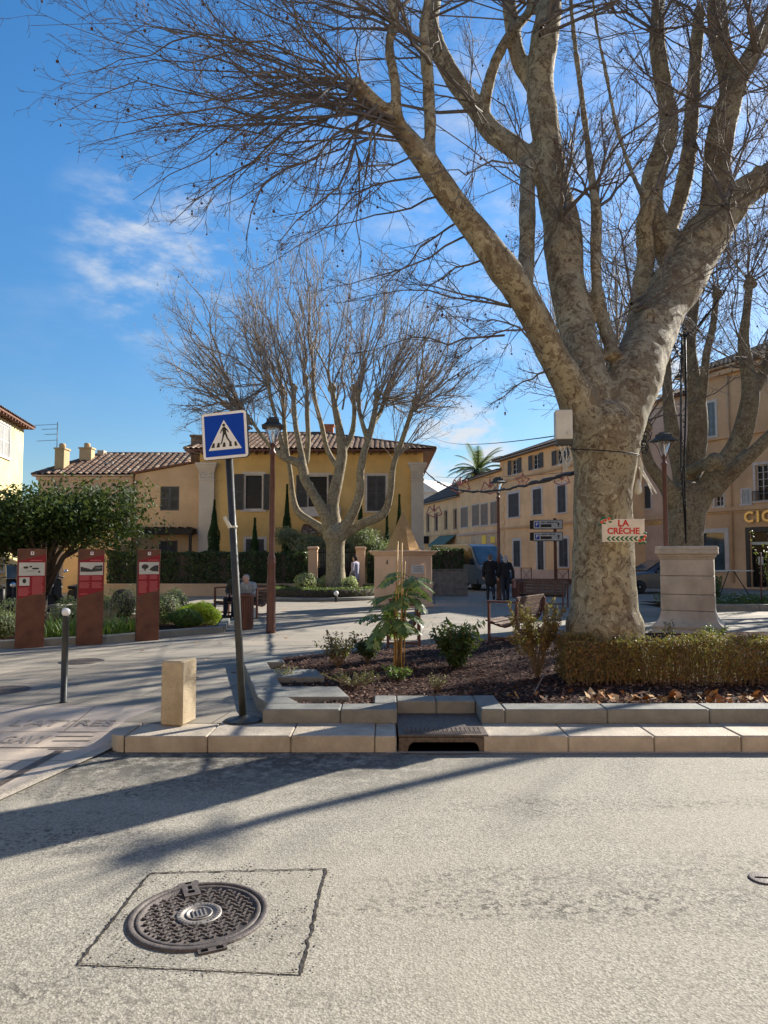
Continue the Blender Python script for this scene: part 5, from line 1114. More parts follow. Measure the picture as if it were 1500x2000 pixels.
# direction sign
Yd=41.5; t=thing('direction_sign',Vector(((1084-750)/F*Yd,Yd,0)),R(-8),'twin grey parking direction boards on a dark post','direction sign'); s_=Yd/F
zf=lambda v: atY(1084,v,Yd).z
MB().box((0,0,zf(1012)/2),(.17,.12,zf(1012))).build('post',M['rust'],t)
for va,vb,txt in ((1016.5,1033,(3,1,6,3)),(1040,1056,(5,4,2))):
    z0,z1=zf(vb),zf(va); xa=(1043-1084)*s_; xb=(1097-1084)*s_; zc=(z0+z1)/2; h=z1-z0
    bx=MB().bevbox(((xa+xb)/2,-.16,zc),(xb-xa+.08,.18,h+.06),.02).build('board',M['darkgrey'],t); MB().box((xa-.12,-.12,zc),(.2,.16,h)).build('side_box',M['wire'],bx)
    MB().box(((xa+xb)/2,-.253,zc),(xb-xa,.01,h-.02)).build('panel',M['shutter_lt'],bx)
    MB().box((xa+.19,-.262,zc),(.24,.01,h*.62)).build('parking_square',M['blue'],bx); text_mb('P',.28,.003,'parking_letter',M['white'],bx,(xa+.19,-.27,zc),bold=.006)
    mt=MB(); px_=xa+.42
    for wd in txt: mt.box((px_+wd*.035,-.263,zc+h*.27),(wd*.07-.03,.004,.055)); px_+=wd*.07+.02
    mt.build('board_lettering',M['darkgrey'],bx)
    MB().box((xa+.70,-.262,zc-h*.14),(.62,.01,h*.34)).build('display',M['blackp'],bx)
    MB().prism([(xb-.24,zc-.14),(xb-.18,zc-.14),(xb-.18,zc+.0),(xb-.12,zc+.0),(xb-.21,zc+.13),(xb-.30,zc+.0),(xb-.24,zc+.0)],-.265,-.258).build('arrow',M['blackp'],bx)
# ---------------- plane trees ----------------
def tubes_np(P,Rr,k):
    """P (M,n,3), Rr (M,n)"""
    Mn,n,_=P.shape; T=np.zeros_like(P); T[:,1:-1]=P[:,2:]-P[:,:-2]; T[:,0]=P[:,1]-P[:,0]; T[:,-1]=P[:,-1]-P[:,-2]; T/=np.linalg.norm(T,axis=2,keepdims=True)+1e-9
    md=P[:,-1]-P[:,0]; md/=np.linalg.norm(md,axis=1,keepdims=True)+1e-9; rf=np.where(np.abs(md[:,2:3])<.8,np.array([[0,0,1.]]),np.array([[1.,0,0]])); U=np.cross(np.repeat(rf[:,None],n,1),T); U/=np.linalg.norm(U,axis=2,keepdims=True)+1e-9; W_=np.cross(T,U)
    a=2*np.pi*np.arange(k)/k; V=P[:,:,None]+(U[:,:,None]*np.cos(a)[None,None,:,None]+W_[:,:,None]*np.sin(a)[None,None,:,None])*Rr[:,:,None,None]
    b=(np.arange(Mn)[:,None,None]*n+np.arange(n-1)[None,:,None])*k; j=np.arange(k)[None,None]; j2=(j+1)%k; Q=np.stack([b+j,b+j2,b+k+j2,b+k+j],-1).reshape(-1,4); return V.reshape(-1,3),Q
def nrm(a): return a/(np.linalg.norm(a,axis=-1,keepdims=True)+1e-9)
def grow(S,D,L,n,wander,up):
    S=S.copy(); D=nrm(D); P=[S.copy()]
    for i in range(n-1):
        D=nrm(D+rng.normal(0,wander,D.shape)+np.array([0,0,1.])*(up if np.isscalar(up) else up[:,None])); S=S+D*(L/(n-1))[:,None]; P.append(S.copy())
    return np.stack(P,1)
def kids(P,L,k,t0,t1,ang,ratio,lmin=.0):
    Mn,n,_=P.shape; idx=np.repeat(np.arange(Mn),k); t=rng.uniform(t0,t1,Mn*k); f=t*(n-1); i=np.minimum(f.astype(int),n-2); g_=(f-i)[:,None]; A=P[idx,i]; B=P[idx,i+1]; S=A+(B-A)*g_; T=nrm(B-A)
    q=nrm(np.cross(T,rng.normal(0,1,T.shape))); an=rng.normal(ang,ang*.3,Mn*k)[:,None]; D=T*np.cos(an)+q*np.sin(an); LL=np.repeat(L,k)*ratio*(1.15-t*.75)*rng.uniform(.5,1.25,Mn*k); return S,D,np.maximum(LL,lmin),t
def treebuild(name,base,label,cat,limbs,shoots,bark,twigmat,voxel,scale,l2=9,l3=4,pods=0,knobs=60,group=None,hero=False,a2=.5,rat=.40):
    """limbs: pixel polylines (u,v,Y,width px); shoots: (start,end,sag,r)"""
    t=thing(name,base,0,label,cat,group); bv=Vector(base); mb=MB(); LP=[]
    for ln in limbs:
        pts=[];rr_=[]
        for u,v,Y,wp in ln: p=atY(u,v,Y); pts.append(p-bv); rr_.append(wp/2*Y/F)
        # resample with a smooth curve
        cp=[];cr=[]; n=len(pts)
        for i in range(n-1):
            p0=pts[max(i-1,0)];p1=pts[i];p2=pts[i+1];p3=pts[min(i+2,n-1)]; sn=max(2,int((p2-p1).length/(.12*scale)))
            for j in range(sn):
                q=j/sn; q2=q*q;q3=q2*q; cp.append(.5*((2*p1)+(p2-p0)*q+(2*p0-5*p1+4*p2-p3)*q2+(3*p1-p0-3*p2+p3)*q3)); cr.append(rr_[i]*(1-q)+rr_[i+1]*q)
        cp.append(pts[-1]); cr.append(rr_[-1]); cr=[r*(1+.03*math.sin(i*.55*scale+r*50)+.02*math.sin(i*.23+r*90)+random.uniform(-.012,.012)) for i,r in enumerate(cr)]
        mb.tube(cp,cr,14); mb.sphere(cp[-1],cr[-1]*1.02,10); LP.append((cp,cr))
    for k in range(knobs):
        cp,cr=random.choice(LP[1:]); i=random.randrange(len(cp)); a=Vector((random.gauss(0,1),random.gauss(0,1),random.gauss(0,1))).normalized(); r=cr[i]*random.uniform(.25,.5); mb.sphere(cp[i]+a*cr[i]*(.82 if hero else .7),r*(1 if hero else 1.35),8,(1,1,1.2))
    for cp,cr in LP[1:]:
        if not hero and cr[-1]<.16*scale: mb.sphere(cp[-1],cr[-1]*1.55,10); mb.sphere(cp[-1]+Vector((cr[-1],0,-cr[-1]*.8)),cr[-1]*1.15,8); mb.sphere(cp[-1]+Vector((-cr[-1]*.8,cr[-1]*.4,-cr[-1])),cr[-1]*1.1,8)
    tr=mb.build('trunk',bark,t); m=tr.modifiers.new('merge','REMESH'); m.mode='VOXEL'; m.voxel_size=voxel; m.use_smooth_shade=True
    s=tr.modifiers.new('smooth','SMOOTH'); s.iterations=4 if hero else 3; s.factor=.5
    if hero:
        tx=bpy.data.textures.new('lumps','CLOUDS'); tx.noise_scale=.35; dm=tr.modifiers.new('lumps','DISPLACE'); dm.texture=tx; dm.strength=.035; dm.mid_level=.5
    S=np.array([a[0] for a in shoots])-np.array(base); E=np.array([a[1] for a in shoots])-np.array(base); sag=np.array([a[2] for a in shoots]); n=9; L=np.linalg.norm(E-S,axis=1)
    f=np.linspace(0,1,n); wob=rng.normal(0,1,(len(S),n,3)).cumsum(1)*.023*L[:,None,None]; wob*=np.sin(f*np.pi)[None,:,None]
    P1=S[:,None]+(E-S)[:,None]*f[None,:,None]+wob; P1[:,:,2]+=(np.sin(f*np.pi)[None]*sag[:,None])*L[:,None]
    R1=np.array([a[3] for a in shoots])[:,None]*(1-.82*f)[None]
    VV=[];QQ=[];off=0
    def addt(P,Rr,k):
        nonlocal off
        V,Q=tubes_np(P,Rr,k); VV.append(V); QQ.append(Q+off); off+=len(V)
    addt(P1,R1,5); tipr=.0027*scale
    S2,D2,L2,t2=kids(P1,L,l2,.15,1,a2,rat,.25*scale); P2=grow(S2,D2,L2,7,.10,.03); r2=np.clip(np.repeat(R1[:,0],l2)*(1-.7*t2)*.55,tipr*1.3,1); addt(P2,r2[:,None]*(1-.6*np.linspace(0,1,7))[None],4)
    S3,D3,L3,t3=kids(P2,L2,l3,.15,1,.6,.5,.14*scale); P3=grow(S3,D3,L3,5,.16,.05); addt(P3,np.clip(np.repeat(r2,l3)*.55,tipr,1)[:,None]*(1-.5*np.linspace(0,1,5))[None],3)
    k4=2; S4,D4,L4,t4=kids(P3,L3,k4,.3,1,.7,.5,.08*scale); P4=grow(S4,D4,L4,3,.2,.05); addt(P4,np.full((len(S4),3),tipr*.8),3)
    link('crown',np_mesh('crown',np.concatenate(VV),np.concatenate(QQ),True),twigmat,t)
    if pods:
        ix=rng.integers(0,len(P3),pods); mb=MB()
        for i in ix:
            p=P3[i,-1]; q=(p[0],p[1],p[2]-.07*scale*random.uniform(.5,1.3)); mb.tube([tuple(p),q],.002*scale,3,False); mb.sphere(q,.015*scale*random.uniform(.8,1.25),6)
        o=mb.build('seed_balls',M['pod'],t); o['kind']='stuff'
    return t,LP
# big plane
BY=9.55
base=atZ(1180,1300,.06); base=Vector((atY(1180,1200,BY).x,BY,.05))
L=BY
limbs=[
 [(1182,1318,L,178),(1181,1275,L,170),(1181,1240,L,156),(1180,1190,L,130),(1179,1130,L,119),(1178,1060,L,113),(1177,1000,L,110),(1178,930,L,114),(1180,880,L,118),(1183,840,L,116)],
 [(1172,960,L,100),(1166,900,L,96),(1152,840,L,90),(1132,790,L,80),(1108,745,L-.1,68),(1078,690,L-.2,59),(1045,620,L-.35,59),(1015,570,L-.5,65),(985,525,L-.6,67),(940,465,L-.7,56),(905,420,L-.8,50),(865,365,L-.9,50),(835,320,L-1,46),(800,275,L-1.05,39),(765,235,L-1.1,35),(725,198,L-1.2,35),(697,170,L-1.3,37)],
 [(1178,960,L,100),(1176,880,L+.05,100),(1164,800,L+.15,86),(1142,720,L+0.44,76),(1128,650,L+0.79,72),(1115,590,L+1.10,72),(1105,540,L+1.33,72),(1100,480,L+1.50,76),(1095,430,L+1.60,72),(1080,370,L+1.70,63),(1072,300,L+1.80,58),(1062,230,L+1.90,56),(1055,160,L+2.00,54),(1062,90,L+2.10,56),(1072,20,L+2.20,54),(1076,-60,L+2.30,46),(1085,-160,L+2.40,37)],
 [(1080,370,L+1.70,46),(1040,320,L+1.90,45),(1000,285,L+2.10,43),(955,250,L+2.30,41),(925,205,L+2.50,39),(890,160,L+2.60,37),(860,105,L+2.70,37),(838,50,L+2.80,43),(845,0,L+2.90,35),(835,-80,L+3.00,28)],
 [(945,245,L+2.30,26),(950,180,L+2.30,24),(968,120,L+2.20,22),(1000,60,L+2.20,22),(1035,20,L+2.30,20),(1045,-60,L+2.40,17)],
 [(1068,200,L+2.00,33),(1030,150,L+2.20,33),(1008,100,L+2.30,32),(998,30,L+2.40,30),(985,-60,L+2.50,22)],
 [(1022,570,L+0.42,38),(1028,500,L+1.00,34),(1030,430,L+1.20,32),(1030,370,L+1.50,32),(1030,310,L+1.90,28)],
 [(838,322,L-1,26),(840,260,L-1,25),(838,190,L-.95,25),(835,135,L-.9,26),(828,70,L-.85,19),(836,0,L-.8,15),(830,-80,L-.7,11)],
 [(806,285,L-1.05,24),(778,225,L-1.2,22),(772,160,L-1.2,22),(760,90,L-1.1,20),(770,30,L-1,22),(745,-60,L-1,17)],
 [(1182,960,L,104),(1190,890,L+0.00,108),(1206,830,L+0.1,108),(1224,780,L+0.3,106),(1242,730,L+0.6,104),(1260,680,L+1.0,100),(1285,620,L+1.56,92),(1318,565,L+2.02,97),(1350,510,L+2.40,95),(1378,460,L+2.60,88),(1412,420,L+2.70,74),(1450,378,L+2.80,61),(1500,345,L+2.90,52),(1560,305,L+3.00,43)],
 [(1345,540,L+2.22,59),(1310,500,L+2.50,52),(1285,450,L+2.60,50),(1272,390,L+2.70,47),(1280,335,L+2.80,46),(1298,285,L+2.90,41),(1306,230,L+3.00,37),(1296,170,L+3.10,33),(1285,100,L+3.20,32),(1284,30,L+3.30,28),(1290,-60,L+3.40,22)],
 [(1382,460,L+2.60,63),(1395,400,L+2.65,56),(1400,330,L+2.65,56),(1406,270,L+2.65,54),(1420,215,L+2.70,50),(1440,160,L+2.75,41),(1470,105,L+2.75,37),(1500,50,L+2.75,35),(1530,-30,L+2.75,28)],
 [(1425,215,L+2.75,35),(1420,140,L+2.95,37),(1404,70,L+3.05,41),(1400,0,L+3.15,37),(1395,-80,L+3.25,28)],
 [(1300,470,L+2.50,32),(1330,380,L+2.90,31),(1345,300,L+3.10,32),(1352,210,L+3.30,28),(1358,120,L+3.40,26),(1365,20,L+3.50,22)],
 [(1238,690,L+1.33,39),(1244,620,L+1.91,37),(1252,560,L+2.24,38),(1262,500,L+2.40,36),(1258,440,L+2.30,32),(1268,400,L+2.20,31)],
 [(1200,700,L+.4,30),(1182,640,L+.8,25),(1168,580,L+1,25),(1163,500,L+1.2,22),(1165,430,L+1.3,23),(1162,390,L+1.3,20),(1150,300,L+1.5,15),(1135,180,L+1.7,12),(1120,60,L+1.9,10),(1110,-60,L+2,8)],
 [(1258,385,L+.4,13),(1235,340,L+.8,11),(1205,250,L+1,10),(1185,150,L+1.2,9),(1165,50,L+1.3,8),(1148,-70,L+1.4,7)],
]
def rp(u,v,Y): return np.array(atY(u,v,Y))
shoots=[]
# left fan from the head near (697,170)
fan=[(50,12),(150,2),(70,95),(135,215),(260,40),(190,140),(230,330),(305,365),(285,455),(350,320),(240,240),(395,545),(480,470),(570,540),(640,500),(420,-90),(300,-60),(500,-150),(610,-190),(160,60),(330,150),(400,200),(450,330),(520,400),(610,430),(690,470),(360,-40),(200,-40),(20,-60),(480,60),(700,560),(380,420),(420,260),(90,-90),(560,260),(700,-200),(560,-60),(150,290),(230,200),(640,-90)]
random.seed(12)
fan=[f_ for f_ in fan if random.random()<.62]
fan+=[(640+random.uniform(-500,100),random.uniform(-150,40)) for _ in range(8)]
fan+=[(120,150),(170,250),(330,440),(260,390),(460,430),(540,480),(600,380),(330,260),(380,90),(280,-20),(60,50),(110,-20),(440,150),(220,90),(500,330)]
for i,(u,v) in enumerate(fan):
    Ys=L-1.25+random.uniform(-.15,.15); Ye=L-1.3+random.uniform(-3.0,2.2); q=random.choice((0,random.random(),random.random()*1.3)); s=rp(697+random.uniform(-12,12)+q*100,172+random.uniform(-16,16)+q*100,Ys)
    if v<70 and i%2: hu,hv,hy=random.choice(((770,60,L-1),(772,160,L-1.2),(838,90,L-.9),(840,60,L+2.8),(862,110,L+2.7))); s=rp(hu,hv,hy)
    shoots.append((s,rp(u,v,Ye),random.uniform(.02,.12) if v>120 else random.uniform(-.02,.08),random.choice((.013,.017,.023))))
# drooping thin branches low on the left limb
for a,e in (((1000,600),(670,590)),((1005,600),(770,545)),((985,655),(690,690)),((930,455),(640,560)),((870,380),(560,470)),((1045,640),(890,700)),((900,430),(700,620)),((845,340),(520,520)),((1060,690),(900,620)),((1040,330),(830,345)),((960,500),(780,620)),((1075,720),(960,790))):
    shoots.append((rp(*a,L-.4),rp(*e,L-.6+random.uniform(-2,1)),random.uniform(.03,.09),.017))
# upward and outward shoots from everywhere on the upper limbs
heads=[(838,45,L+1.8),(836,130,L-.9),(770,30,L-1),(1035,0,L+1.3),(998,30,L+1.4),(1062,60,L+1.1),(1284,60,L+2.2),(1404,70,L+1.9),(1480,100,L+1.6),(1165,400,L+1.3),(1352,200,L+2.2),(1306,220,L+1.9),(1275,370,L+1.6),(1450,150,L+1.6),(1500,345,L+1.8),(1420,400,L+1.6),(925,205,L+1.5),(1095,420,L+.6),(1240,600,L+1.2)]
for k in range(125):
    u,v,Y=random.choice(heads); a=random.uniform(-1.25,1.25)+(-.25 if u<1000 else .1); ln=random.uniform(220,620); uu=min(u+ln*math.sin(a),1570+random.uniform(-60,20)); vv=v-ln*math.cos(a)*random.uniform(.5,1)
    shoots.append((rp(u+random.uniform(-10,10),v+random.uniform(-12,12),Y),rp(uu,vv,Y+random.uniform(-2.5,3.2)),random.uniform(-.04,.06),random.choice((.012,.016,.022,.03))))
for k in range(46):
    u,v,Y=random.choice(heads[5:]); uu=u+random.uniform(-260,260); vv=v+random.uniform(20,330); shoots.append((rp(u,v,Y),rp(uu,min(vv,700),Y+random.uniform(.3,3.5)),random.uniform(.0,.1),random.choice((.010,.014))))
big,LPb=treebuild('plane_tree',base,'huge bare plane tree with mottled bark dominating the right side','plane tree',limbs,shoots,M['bark'],M['twig'],.032,1.0,10,4,900,60,None,hero=True)
# middle plane
Y2=28.7; base2=Vector((atY(655,1150,Y2).x,Y2,.05))
def lim(*p,Y=Y2): return [(a,b,Y+(d if len(x)>3 else 0),c) for x in p for a,b,c,d in [tuple(x)+((0,) if len(x)==3 else ())]]
limbs2=[lim((656,1172,50),(656,1150,44),(655,1110,38),(655,1070,36),(654,1045,46)),
 lim((652,1045,30),(632,1000,24,-.2),(612,965,20,-.3),(595,935,19,-.4),(590,910,20,-.4),(572,900,17,-.5),(552,893,13,-.6),(530,872,10,-.7),(510,850,8,-.8),(490,820,7,-.9),(466,790,7,-1)),
 lim((592,905,14,-.4),(585,870,12,-.3),(577,830,11,-.3),(574,790,10,-.3),(574,755,9,-.3)),lim((560,897,12,-.6),(548,860,9,-.7),(540,820,8,-.8),(527,770,8,-.8),(525,735,7,-.8)),lim((597,905,14),(602,860,11,.2),(600,810,10,.3),(600,760,8,.3),(597,735,7,.3)),
 lim((648,1045,22),(610,1020,16,.3),(582,1000,14,.5),(572,970,12,.5),(568,930,10,.6),(562,890,9,.8),(556,840,9,.9),(552,765,8,1)),
 lim((655,1045,30),(650,985,25,.1),(662,925,23,.2),(668,885,21,.3),(663,840,16,.3),(655,800,13,.3),(648,755,10,.3)),lim((670,880,14,.3),(686,850,12,.5),(692,810,10,.5),(690,755,8,.6)),lim((665,920,12,.2),(640,880,11,.8),(628,830,10,1),(615,780,9,1.1),(610,730,8,1.2)),
 lim((662,1045,24),(688,1005,19,-.3),(702,965,18,-.4),(704,920,16,-.5),(712,880,15,-.5),(722,850,14,-.5),(733,800,11,-.5),(736,765,9,-.5)),lim((718,860,11,-.5),(706,820,9,-.7),(700,790,8,-.7),(700,760,8,-.7)),lim((728,830,10,-.5),(745,800,9,0),(752,770,8,.2)),
 lim((665,1045,26),(705,1024,19,.2),(748,1004,18,.4),(762,965,14,.4),(768,910,12,.4),(782,870,11,.4),(797,825,10,.4),(812,780,9,.4))]
heads2=[(466,790,-1),(490,820,-.9),(525,735,-.8),(574,755,-.3),(597,735,.3),(552,765,1),(648,755,.3),(665,800,.3),(690,755,.6),(610,730,1.2),(736,765,-.5),(700,760,-.7),(752,770,.2),(812,780,.4),(812,780,.4),(466,790,-1)]
outl=[(308,700),(305,740),(330,790),(318,640),(335,575),(365,540),(400,505),(440,480),(480,462),(520,455),(560,450),(600,455),(650,450),(700,455),(750,470),(800,490),(850,525),(890,560),(925,600),(945,650),(955,700),(945,750),(900,790),(880,820),(350,830)]
sh2=[]
for k in range(160):
    e=random.choice(outl); f=random.uniform(.6,1.04); e=(640+(e[0]-640)*f,800+(e[1]-800)*f); hs=sorted(heads2,key=lambda h:abs(h[0]-640-(e[0]-640)*random.uniform(.45,.75))+random.uniform(0,28)+(40 if abs(h[0]-e[0])>190 else 0))[0]; dy=random.uniform(-4,4)
    sh2.append((rp(hs[0]+random.uniform(-4,4),hs[1]+random.uniform(-8,25),Y2+hs[2]),rp(e[0]*1,e[1],Y2+dy),random.uniform(-.10,.02) if e[1]>600 else random.uniform(-.03,.03),random.choice((.016,.022,.03,.042,.05))))
low2=[(500,835,-.8),(480,815,-.9),(545,850,-.7),(577,830,-.3),(601,800,.3),(556,820,.9),(652,800,.3),(692,800,.5),(628,830,1),(706,820,-.7),(733,800,-.5),(790,850,.4),(770,900,.4),(800,815,.4)]
for k in range(95):
    hx,hy,hd=random.choice(low2); a=math.atan2(hx-640,420)*1.25+random.gauss(0,.38); ln=random.uniform(110,330); ex=hx+ln*math.sin(a); ey=hy-ln*math.cos(a); ex=min(max(ex,312),955); sh2.append((rp(hx,hy,Y2+hd),rp(ex,max(ey,470),Y2+hd+random.uniform(-3,3)),random.uniform(-.06,.02),random.choice((.014,.02,.03))))
treebuild('plane_tree',base2,'medium bare pollarded plane tree in the round bed before the villa','plane tree',limbs2,sh2,M['bark2'],M['twig2'],.045,1.75,7,3,420,70,a2=.42,rat=.42)
# right plane behind the pedestal
Y3=20.5; base3=Vector((atY(1335,1100,Y3).x,Y3,0))
def l3(*p): return lim(*p,Y=Y3)
limbs3=[l3((1338,1215,92),(1336,1130,79),(1335,1070,73),(1338,1010,72),(1342,975,73)),
 l3((1322,1000,37),(1305,955,30,-.2),(1285,930,25,-.3),(1268,905,20,-.4),(1260,870,15,-.4),(1262,830,13,-.4)),
 l3((1335,990,46),(1330,930,32,.2),(1322,890,32,.3),(1312,840,27,.4),(1305,780,22,.5),(1302,720,19,.6),(1300,650,16,.7)),
 l3((1345,985,46),(1352,920,40,.4),(1362,860,41,.5),(1362,800,36,.6),(1352,740,34,.7),(1345,680,28,.8),(1352,620,23,.9),(1360,560,17,1)),l3((1366,800,22,.6),(1375,740,17,.3),(1380,690,16,.2),(1392,640,14,.1),(1400,570,12,0)),
 l3((1350,1000,52),(1385,945,42,-.2),(1420,900,39,-.3),(1445,860,42,-.4),(1458,815,36,-.4),(1466,770,33,-.4),(1460,720,27,-.4),(1452,670,22,-.4),(1458,610,17,-.4),(1465,550,14,-.4)),
 l3((1390,960,39,-.2),(1430,920,30,-.5),(1470,885,26,-.8),(1510,845,24,-1),(1570,790,17,-1.2)),l3((1466,780,20,-.4),(1490,730,19,-.4),(1505,680,16,-.4),(1530,620,12,-.4)),l3((1340,925,27,.3),(1380,905,22,-.9),(1395,900,22,-1.1))]
heads3=[(1262,830,-.4),(1300,650,.7),(1360,560,1),(1400,570,0),(1465,550,-.4),(1530,620,-.4),(1570,790,-1.2),(1345,680,.8),(1460,720,-.4),(1302,720,.6)]
sh3=[]
for k in range(120):
    h=random.choice(heads3); a=random.uniform(-1.3,1.1); ln=random.uniform(120,420); sh3.append((rp(h[0]+random.uniform(-6,6),h[1]+random.uniform(-8,8),Y3+h[2]),rp(h[0]+ln*math.sin(a),h[1]-ln*math.cos(a)*.9,Y3+h[2]+random.uniform(-3,3)),random.uniform(-.05,.06),random.choice((.015,.02,.028))))
treebuild('plane_tree',base3,'bare grey plane tree behind the stone pedestal, forking low','plane tree',limbs3,sh3,M['bark3'],M['twig'],.04,1.6,7,4,260,60)
# plane trees standing outside the view, whose bare crowns stripe the plaza with shade
def offtree(x,y,h,label,sp=.7,rs=1):
    base=Vector((x,y,0)); t=thing('plane_tree',base,0,label,'plane tree'); mb=MB(); tips=[]
    mb.tube([(0,0,0),(.1,0,h*.12),(0,.1,h*.28)],[.55,.42,.45],12)
    for k in range(6):
        a=2*PI*k/6+random.random(); p=Vector((0,.1,h*.26)); d=Vector((math.cos(a)*sp,math.sin(a)*sp,1)).normalized(); pts=[p.copy()]; 
        for j in range(5): p=p+d*h*.11; d=(d+Vector((random.gauss(0,.2),random.gauss(0,.2),.15))).normalized(); pts.append(p.copy())
        mb.tube(pts,[.26,.22,.19,.16,.13,.11],8); tips+= [pts[-1],pts[-2],pts[-3]]
    mb.build('trunk',M['bark2'],t); S=np.repeat(np.array([tuple(q) for q in tips]),9,0); D=rng.normal(0,sp,S.shape); D[:,2]+=1.0; Ls=rng.uniform(.2,.42,len(S))*h; P1=grow(S,D,Ls,8,.08,.02); V1,Q1=tubes_np(P1,.035*(1-.8*np.linspace(0,1,8))[None].repeat(len(S),0),4)
    S2,D2,L2,_=kids(P1,Ls,7,.2,1,.55,.35,.3); P2=grow(S2,D2,L2,5,.12,.04); V2,Q2=tubes_np(P2,np.full((len(S2),5),.011),3); link('crown',np_mesh('crown',np.concatenate([V1,V2]),np.concatenate([Q1,Q2+len(V1)]),True),M['twig2'],t)
offtree(20.5,25.5,13,'bare plane tree standing out of view to the right'); offtree(9.55,29.5,13.5,'bare plane tree further back, its trunk hidden behind the huge one',.45)
# unseen tree added beyond the right edge, its branch shaped to shade the road
t=thing('plane_tree',(17.5,20.5,0),0,'unseen bare plane tree added beyond the right edge for its branch shade on the road','plane tree'); mb=MB(); mb.tube([(0,0,0),(0,.1,2.5),(.2,.3,5)],[.4,.33,.3],12); o=Vector((17.5,20.5,0)); ct=math.cos(SEL)/math.sin(SEL)
def back(x,y,z): k=(z-RZ)*ct; return Vector((x+k*math.cos(SAZ),y+k*math.sin(SAZ),z))-o
pts=[Vector((.1,.2,4.2)),back(3.0,7.6,7.4),back(1.3,6.5,7.1),back(.2,5.75,6.8),back(-.7,5.1,6.5),back(-1.15,4.7,6.35),back(-1.5,4.4,6.2)]
mb.tube(pts,[.22,.10,.085,.08,.075,.08,.10],8)
for k in range(26): q=pts[-1].lerp(pts[-2],random.random()); d=Vector((random.gauss(0,1),random.gauss(0,1),random.gauss(0,.7))).normalized(); mb.tube([q,q+d*.25,q+d*.5+Vector((0,0,.1))],[.022,.015,.006],5)
for k in range(9): a=2*PI*k/9; mb.tube([(.2,.3,4.8),(.2+1.5*abs(math.cos(a))+.3,.3+1.6*abs(math.sin(a)),7.2),(.5+2.5*abs(math.cos(a))+.5,.5+2.6*abs(math.sin(a)),10)],[.16,.11,.05],7)
mb.build('trunk',M['bark2'],t)
# palm far off
Yp=66; c=atY(934,928,Yp); t=thing('palm_tree',Vector((c.x,Yp,0)),0,'palm tree rising above the terraced roofs','palm tree'); MB().tube([(0,0,0),(0,0,c.z-.4),(0,0,c.z+.3)],[.3,.32,.5],10).build('trunk',M['darkbark'],t)
V=[];Q=[]; rch=MB()
for k in range(34):
    az=2*PI*k/34*3.1; el=random.uniform(-.1,1.25); d=Vector((math.cos(az)*math.cos(el),math.sin(az)*math.cos(el),math.sin(el))); p=Vector((0,0,c.z+.3)); s=Vector((-math.sin(az),math.cos(az),0)); L_=random.uniform(2.3,3.1); pts=[p.copy()]
    for j in range(12):
        p=p+d*L_/12; d=(d+Vector((0,0,-.10))).normalized(); pts.append(p.copy())
        for sg in (-1,1):
            for e_ in (0,.5):
                l=.62*math.sin((j+1)/13*PI)**.6; q=p+d*L_/12*e_; e=q+(s*sg+d*.7+Vector((0,0,-.25))).normalized()*l; w_=d*.05; b0=len(V); V+=[tuple(q-w_),tuple(q+w_),tuple(e+w_*.2),tuple(e-w_*.2)]; Q.append((b0,b0+1,b0+2,b0+3))
    rch.tube(pts,.03,4,False)
rch.build('frond_ribs',M['palm'],t); link('fronds',np_mesh('fronds',V,Q,False),M['palm'],t)
# ---------------- things on the big trunk ----------------
pz=atY(1217,1036,BY-.53); t=thing('creche_sign',pz,R(-3),'cream wooden sign reading LA CRÈCHE with green arrows on the trunk','sign'); s_=pz.y/F; W_=82*s_; H_=45*s_
MB().bevbox((0,0,0),(W_,.022,H_),.004).build('board',plain('cream board',(.62,.55,.44),.6,0,.1,6),t)
red=plain('poppy red print',(.50,.035,.035),.6,0,.2,20); grn=plain('leaf green print',(.02,.13,.05),.6,0,.2,20)
text_mb('LA',.115,.001,'lettering',red,t,(0,-.0125,.088),bold=.004,sx=1.05); text_mb('CRÈCHE',.108,.001,'lettering',red,t,(-.0,-.0125,-.01),bold=.004,sx=1.0)
mb=MB()
for k in range(7): x=-W_*.40+k*W_*.105; mb.prism([(x,-.105),(x+.032,-.075),(x+.060,-.075),(x+.030,-.105),(x+.060,-.135),(x+.032,-.135)],-.014,-.012)
mb.build('arrows',grn,t)
mb=MB(); g2=MB()
for cx,cz in ((-W_*.50,H_*.36),(-W_*.42,H_*.44),(-W_*.33,H_*.50),(W_*.50,-H_*.26),(W_*.46,-H_*.40),(W_*.38,-H_*.44)):
    for k in range(5): a=2*PI*k/5; mb.sphere((cx+.012*math.cos(a),-.016,cz+.012*math.sin(a)),.011,6,(1,.3,1))
    for k in range(3): a=random.uniform(0,2*PI); g2.sphere((cx+.04*math.cos(a),-.014,cz+.04*math.sin(a)),.02,6,(1.3,.2,.6))
mb.build('painted_flowers',plain('orange red flowers',(.62,.10,.045),.6,0,.3,20),t); g2.build('painted_leaves',grn,t)
# electrical box
c=atY(1100,834,BY-.45); s_=c.y/F; t=thing('electrical_box',c,R(-6),'pale grey electrical box strapped high on the big trunk','electrical box')
MB().bevbox((-.0,0,.02),(.215,.18,.38),.010).build('housing',M['offwhite'],t); MB().box((.01,0,-.205),(.20,.16,.07)).build('base',M['darkgrey'],t); MB().lathe([(.022,0),(.022,.012),(.016,.014)],14).move(Matrix.Translation((.055,-.1,-.09))@Matrix.Rotation(PI/2,4,'X')).build('lock',M['offwhite'],t)
mb=MB()
for k in range(6): x=random.uniform(-.08,.08); mb.tube([(x,-.05,-.25),(x+random.uniform(-.06,.06),-.07,-.36),(x+random.uniform(-.05,.05),-.03,-.5-random.random()*.12),(.12,.05,-.38)],.005,5)
mb.build('loose_wires',M['offwhite'],t)
